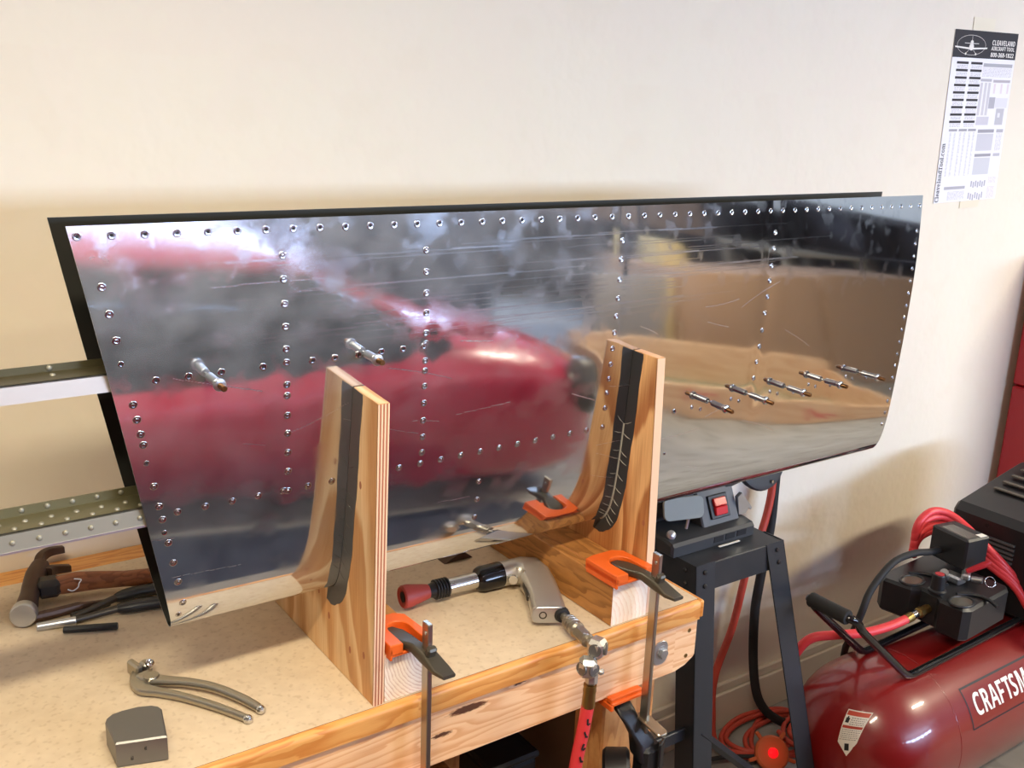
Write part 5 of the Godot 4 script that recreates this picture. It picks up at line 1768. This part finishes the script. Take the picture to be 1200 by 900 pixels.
	f2.lathe([Vector2(0, 0.075), Vector2(0.0145, 0.075), Vector2(0.0138, 0.1), Vector2(0, 0.1)], along(d, Vector3(1.452, -0.452, -0.215)), 16)
	put("ferrule", f2, M.brass, oh)
	var hm := MB.new()
	hm.tube(curve([Vector3(1.356, -0.467, -0.224), Vector3(1.29, -0.478, -0.236), Vector3(1.21, -0.488, -0.262), Vector3(1.14, -0.495, -0.305), Vector3(1.09, -0.51, -0.345), Vector3(1.075, -0.56, -0.375), Vector3(1.1, -0.66, -0.42), Vector3(1.2, -0.8, -0.45)]), 0.0135, 12)
	put("hose", hm.mesh(60.0), M.hose, oh)
	# coiled red hose draped over the motor
	var coil := thing("hose_coil", "coil of bright red air hose draped over the compressor motor", "hose")
	for k in 4:
		var o: float = k + 0.15 * sin(k * 4.0)
		var cm := MB.new()
		var s := 0.027 * o
		var pts := [Vector3(2.05 - 0.05 * o, -0.66, -0.09 + 0.014 * o), Vector3(1.9 - 0.02 * o, -0.53 - 0.014 * o, -0.115 + 0.014 * o), Vector3(1.79, -0.40 - s * 0.55, -0.165 + 0.01 * o), Vector3(1.745, -0.325 - s * 0.6, -0.235), Vector3(1.735, -0.272 - s * 0.55, -0.33), Vector3(1.70, -0.252 - s * 0.8, -0.372), Vector3(1.65, -0.258 - s, -0.385 - 0.003 * o), Vector3(1.615, -0.30 - s * 0.9, -0.39), Vector3(1.64, -0.40, -0.40)]
		cm.tube(curve(pts, 7), 0.0128, 12)
		put("hose_loop", cm.mesh(60.0), M.hose, coil)
	# black power cord from the switch box
	var cd := MB.new()
	cd.tube(curve([Vector3(1.605, -0.335, -0.30), Vector3(1.56, -0.332, -0.302), Vector3(1.47, -0.318, -0.304), Vector3(1.37, -0.325, -0.303), Vector3(1.28, -0.385, -0.301), Vector3(1.245, -0.455, -0.30), Vector3(1.27, -0.56, -0.34), Vector3(1.4, -0.7, -0.44), Vector3(1.5, -0.9, -0.5), Vector3(1.55, -1.1, -0.5)]), 0.0105, 12)
	put("power_cord", cd.mesh(60.0), M.black_rubber, t)
	# maker's plate: outline and letters printed on the tank
	var fr := MB.new()
	var c0 := 48.3
	var c1 := 17.2
	for e in [[1.386, c0, 1.826, c0 - 1.6], [1.386, c1 + 1.0, 1.826, c1], [1.386, c0, 1.391, c1], [1.821, c0, 1.826, c1]]:
		for k in 8:
			for j in 8:
				var q := func(a: float, b: float): return on_tank(lerpf(e[0], e[2], a / 8.0), lerpf(e[1], e[3], b / 8.0), 0.0006)
				fr.quad(q.call(k, j + 1), q.call(k + 1, j + 1), q.call(k + 1, j), q.call(k, j))
	put("plate_outline", fr, M.ink, t)
	put("maker_lettering", lettering("CRAFTSMAN", "Droid Sans", 700, 2, func(p: Vector3): return on_tank(lerpf(1.419, 1.79, p.x), lerpf(25.0, 41.5, p.y), 0.0009)), M.white_print, t, "white maker's lettering")
	# warning sticker on the domed end
	var sm := MB.new()
	var ca := Vector2(-0.176, -0.636)
	var cb := Vector2(-0.118, -0.626)
	var cc := Vector2(-0.122, -0.705)
	var ce := Vector2(-0.172, -0.724)
	var cdn := Vector2(-0.140, -0.752)
	var lay := func(q: Vector2): return Vector3(dome_x(Vector2(q.y - TANK.x, q.x - TANK.y).length()) - 0.0012, q.y, q.x)
	for a in 8:
		for b in 8:
			var q := func(u: float, v: float): return ca.lerp(cb, u / 8.0).lerp(ce.lerp(cc, u / 8.0), v / 8.0)
			sm.quad(lay.call(q.call(a, b + 1)), lay.call(q.call(a + 1, b + 1)), lay.call(q.call(a + 1, b)), lay.call(q.call(a, b)), Vector2(a, b + 1) / 8.0 * Vector2(1, 0.8), Vector2(a + 1, b + 1) / 8.0 * Vector2(1, 0.8), Vector2(a + 1, b) / 8.0 * Vector2(1, 0.8), Vector2(a, b) / 8.0 * Vector2(1, 0.8))
	for a in 8:
		var p0 := ce.lerp(cc, a / 8.0)
		var p1 := ce.lerp(cc, (a + 1) / 8.0)
		sm.tri(lay.call(cdn), lay.call(p1), lay.call(p0), Vector2(0.5, 1.0), Vector2((a + 1) / 8.0, 0.8), Vector2(a / 8.0, 0.8))
	var stm := mat(Color.WHITE, 0.5)
	stm.albedo_texture = sticker_print()
	put("warning_sticker", sm.mesh(60.0), stm, t, "white warning sticker with small print")

func turned(c: Vector3, s: Vector3, g: float) -> MB:
	var m := MB.new()
	m.box(c, s, 0.0, Basis(Vector3.UP, g))
	return m

func sticker_print() -> ImageTexture:
	var im := Image.create(96, 120, false, Image.FORMAT_RGB8)
	im.fill(rgb(226, 218, 204))
	im.fill_rect(Rect2i(3, 3, 90, 12), rgb(186, 66, 44))
	im.fill_rect(Rect2i(8, 22, 16, 14), rgb(30, 28, 28))
	im.fill_rect(Rect2i(12, 18, 6, 6), rgb(30, 28, 28))
	im.fill_rect(Rect2i(4, 44, 88, 8), rgb(172, 60, 44))
	var r := RandomNumberGenerator.new()
	r.seed = 3
	for row in 12:
		var y := 20 + row * 6
		var x := 30 if row < 4 else 6
		if y > 41 and y < 54: continue
		while x < 88:
			var n := r.randi_range(3, 9)
			im.fill_rect(Rect2i(x, y, mini(n, 90 - x), 2), rgb(120, 112, 104))
			x += n + 3
	im.fill_rect(Rect2i(36, 98, 22, 12), rgb(30, 28, 28))
	return ImageTexture.create_from_image(im)

# ---------------------------------------------------------------- wall chart
func poster() -> void:
	var t := thing("wall_chart", "white printed wall chart with black heading taped to the wall above the compressor", "poster", Vector3(2.071, 1.243, WALL + 0.0015))
	t.rotation.z = 0.031
	var W := 0.386
	var H := 0.575
	var hd := 0.0885
	var sheet := MB.new()
	sheet.box(Vector3(W / 2, -H / 2, 0.0005), Vector3(W, H, 0.001))
	put("sheet", sheet, M.paper, t)
	var body := MB.new()
	body.quad(Vector3(0, -H, 0.0012), Vector3(W, -H, 0.0012), Vector3(W, -hd, 0.0012), Vector3(0, -hd, 0.0012), Vector2(0, 1), Vector2(1, 1), Vector2(1, 0), Vector2(0, 0))
	var bm := mat(Color.WHITE, 0.6)
	bm.albedo_texture = chart_print()
	put("printed_tables", body, bm, t)
	put("heading", one_box(Vector3(W / 2, -hd / 2, 0.0012), Vector3(W, hd, 0.0008)), M.ink, t, "black heading band")
	var z := 0.0019
	var words := [["CLEAVELAND", 0.228, 0.372, -0.0435, -0.0265], ["AIRCRAFT TOOL", 0.226, 0.372, -0.0605, -0.0475], ["800-368-1822", 0.226, 0.372, -0.0825, -0.0675]]
	for w in words:
		put("lettering", lettering(w[0], "Droid Sans", 700, 0, func(p: Vector3): return Vector3(lerpf(w[1], w[2], p.x), lerpf(w[3], w[4], p.y), z)), M.white_print, t)
	put("lettering", lettering("CleavelandTool.com", "Droid Serif", 700, 0, func(p: Vector3): return Vector3(lerpf(0.026, 0.003, p.y), lerpf(-0.572, -0.372, p.x), z)), M.ink, t)
	# emblem: an aeroplane seen head on in a ring
	var em := MB.new()
	var c := Vector2(0.103, -0.0475)
	var ring := []
	for k in 40: ring.append(Vector3(c.x + cos(TAU * k / 40) * 0.085, c.y + sin(TAU * k / 40) * 0.032, z))
	em.ring_tube(ring, 0.0007, 4)
	for s in [-1, 1]:
		em.prism(PackedVector2Array([Vector2(0, -0.0085), Vector2(0, -0.0145), Vector2(s * 0.095, -0.0095), Vector2(s * 0.097, -0.005)]), 0.0006, Transform3D(Basis(), Vector3(c.x, c.y, z)))
		em.prism(PackedVector2Array([Vector2(0, 0.0065), Vector2(0, 0.0045), Vector2(s * 0.042, 0.0048), Vector2(s * 0.042, 0.0065)]), 0.0006, Transform3D(Basis(), Vector3(c.x, c.y, z)))
		em.prism(PackedVector2Array([Vector2(s * 0.012, -0.016), Vector2(s * 0.014, -0.016), Vector2(s * 0.03, -0.0265), Vector2(s * 0.028, -0.0265)]), 0.0006, Transform3D(Basis(), Vector3(c.x, c.y, z)))
		em.prism(disc(1.0, 12), 0.0006, Transform3D(Basis(Vector3(0.0045, 0, 0), Vector3(0, 0.004, 0), Vector3(0, 0, 1)), Vector3(c.x + s * 0.03, c.y - 0.0285, z)))
	em.prism(disc(1.0, 24), 0.0007, Transform3D(Basis(Vector3(0.0135, 0, 0), Vector3(0, 0.0115, 0), Vector3(0, 0, 1)), Vector3(c.x, c.y - 0.006, z)))
	em.prism(PackedVector2Array([Vector2(-0.009, 0.002), Vector2(-0.0075, 0.0135), Vector2(0.0, 0.0165), Vector2(0.0075, 0.0135), Vector2(0.009, 0.002)]), 0.0006, Transform3D(Basis(), Vector3(c.x, c.y, z)))
	em.prism(PackedVector2Array([Vector2(-0.0008, 0.0165), Vector2(-0.0004, 0.03), Vector2(0.0004, 0.03), Vector2(0.0008, 0.0165)]), 0.0006, Transform3D(Basis(), Vector3(c.x, c.y, z)))
	put("emblem", em, M.white_print, t, "white aeroplane emblem in a ring")
	for q in [[Vector3(0.165, 0.022, 0.0006), Vector3(0.13, 0.042, 0.0005)], [Vector3(0.225, -H - 0.006, 0.0003), Vector3(0.12, 0.04, 0.0005)]]:
		put("tape_strip", one_box(q[0], q[1]), mat(rgb(236, 226, 200), 0.35), t)

func chart_print() -> ImageTexture:
	var w := 300
	var h := 380
	var im := Image.create(w, h, false, Image.FORMAT_RGB8)
	im.fill(rgb(238, 236, 238))
	var r := RandomNumberGenerator.new()
	r.seed = 8
	var lines := func(x0: int, y0: int, x1: int, y1: int, c: Color):
		for y in range(y0, y1, 3):
			var x := x0
			while x < x1:
				var n := r.randi_range(3, 10)
				im.fill_rect(Rect2i(x, y, mini(n, x1 - x), 1), c)
				x += n + r.randi_range(1, 4)
	for row in 9:
		var y := 10 + row * 19
		for col in 2:
			im.fill_rect(Rect2i(24 + col * 66, y, 54, 6), rgb(38, 34, 38))
			lines.call(28 + col * 66, y + 9, 76 + col * 66, y + 17, rgb(164, 161, 164))
	im.fill_rect(Rect2i(150, 12, 142, 9), rgb(172, 171, 174))
	lines.call(150, 24, 292, 48, rgb(183, 176, 179))
	im.fill_rect(Rect2i(146, 52, 54, 7), rgb(182, 178, 182))
	im.fill_rect(Rect2i(208, 54, 84, 7), rgb(182, 174, 178))
	for x in [148, 168, 186]: im.fill_rect(Rect2i(x, 62, 12, 86), rgb(206, 202, 204))
	for x in [214, 248, 280]: im.fill_rect(Rect2i(x, 64, 9, 26), rgb(226, 212, 214))
	im.fill_rect(Rect2i(200, 100, 30, 30), rgb(176, 174, 180))
	im.fill_rect(Rect2i(232, 102, 60, 26), rgb(222, 220, 224))
	im.fill_rect(Rect2i(242, 130, 40, 44), rgb(190, 188, 192))
	im.fill_rect(Rect2i(252, 142, 12, 12), rgb(228, 226, 228))
	im.fill_rect(Rect2i(150, 152, 60, 22), rgb(204, 200, 206))
	for x in [28, 74, 118]:
		im.fill_rect(Rect2i(x, 184, 38, 6), rgb(158, 156, 160))
		lines.call(x + 6, 194, x + 14, 310, rgb(164, 162, 166))
		lines.call(x + 26, 194, x + 34, 310, rgb(171, 169, 173))
	im.fill_rect(Rect2i(166, 186, 80, 9), rgb(158, 156, 161))
	im.fill_rect(Rect2i(258, 186, 34, 9), rgb(178, 176, 182))
	im.fill_rect(Rect2i(166, 198, 80, 46), rgb(204, 203, 207))
	lines.call(260, 198, 290, 244, rgb(173, 171, 176))
	im.fill_rect(Rect2i(166, 252, 80, 8), rgb(158, 156, 161))
	im.fill_rect(Rect2i(258, 252, 34, 8), rgb(186, 184, 190))
	im.fill_rect(Rect2i(166, 263, 80, 46), rgb(207, 207, 210))
	im.fill_rect(Rect2i(40, 338, 100, 8), rgb(174, 172, 178))
	lines.call(60, 352, 140, 376, rgb(168, 166, 171))
	for k in 7:
		im.fill_rect(Rect2i(166 + k * 11, 326 + (k % 2) * 3, 7, 16), rgb(176, 174, 182))
		im.fill_rect(Rect2i(160 + k * 11, 358 + (k % 3) * 3, 6, 17), rgb(170, 168, 178))
	lines.call(252, 318, 290, 336, rgb(192, 178, 182))
	lines.call(252, 345, 290, 376, rgb(190, 174, 180))
	return ImageTexture.create_from_image(im)
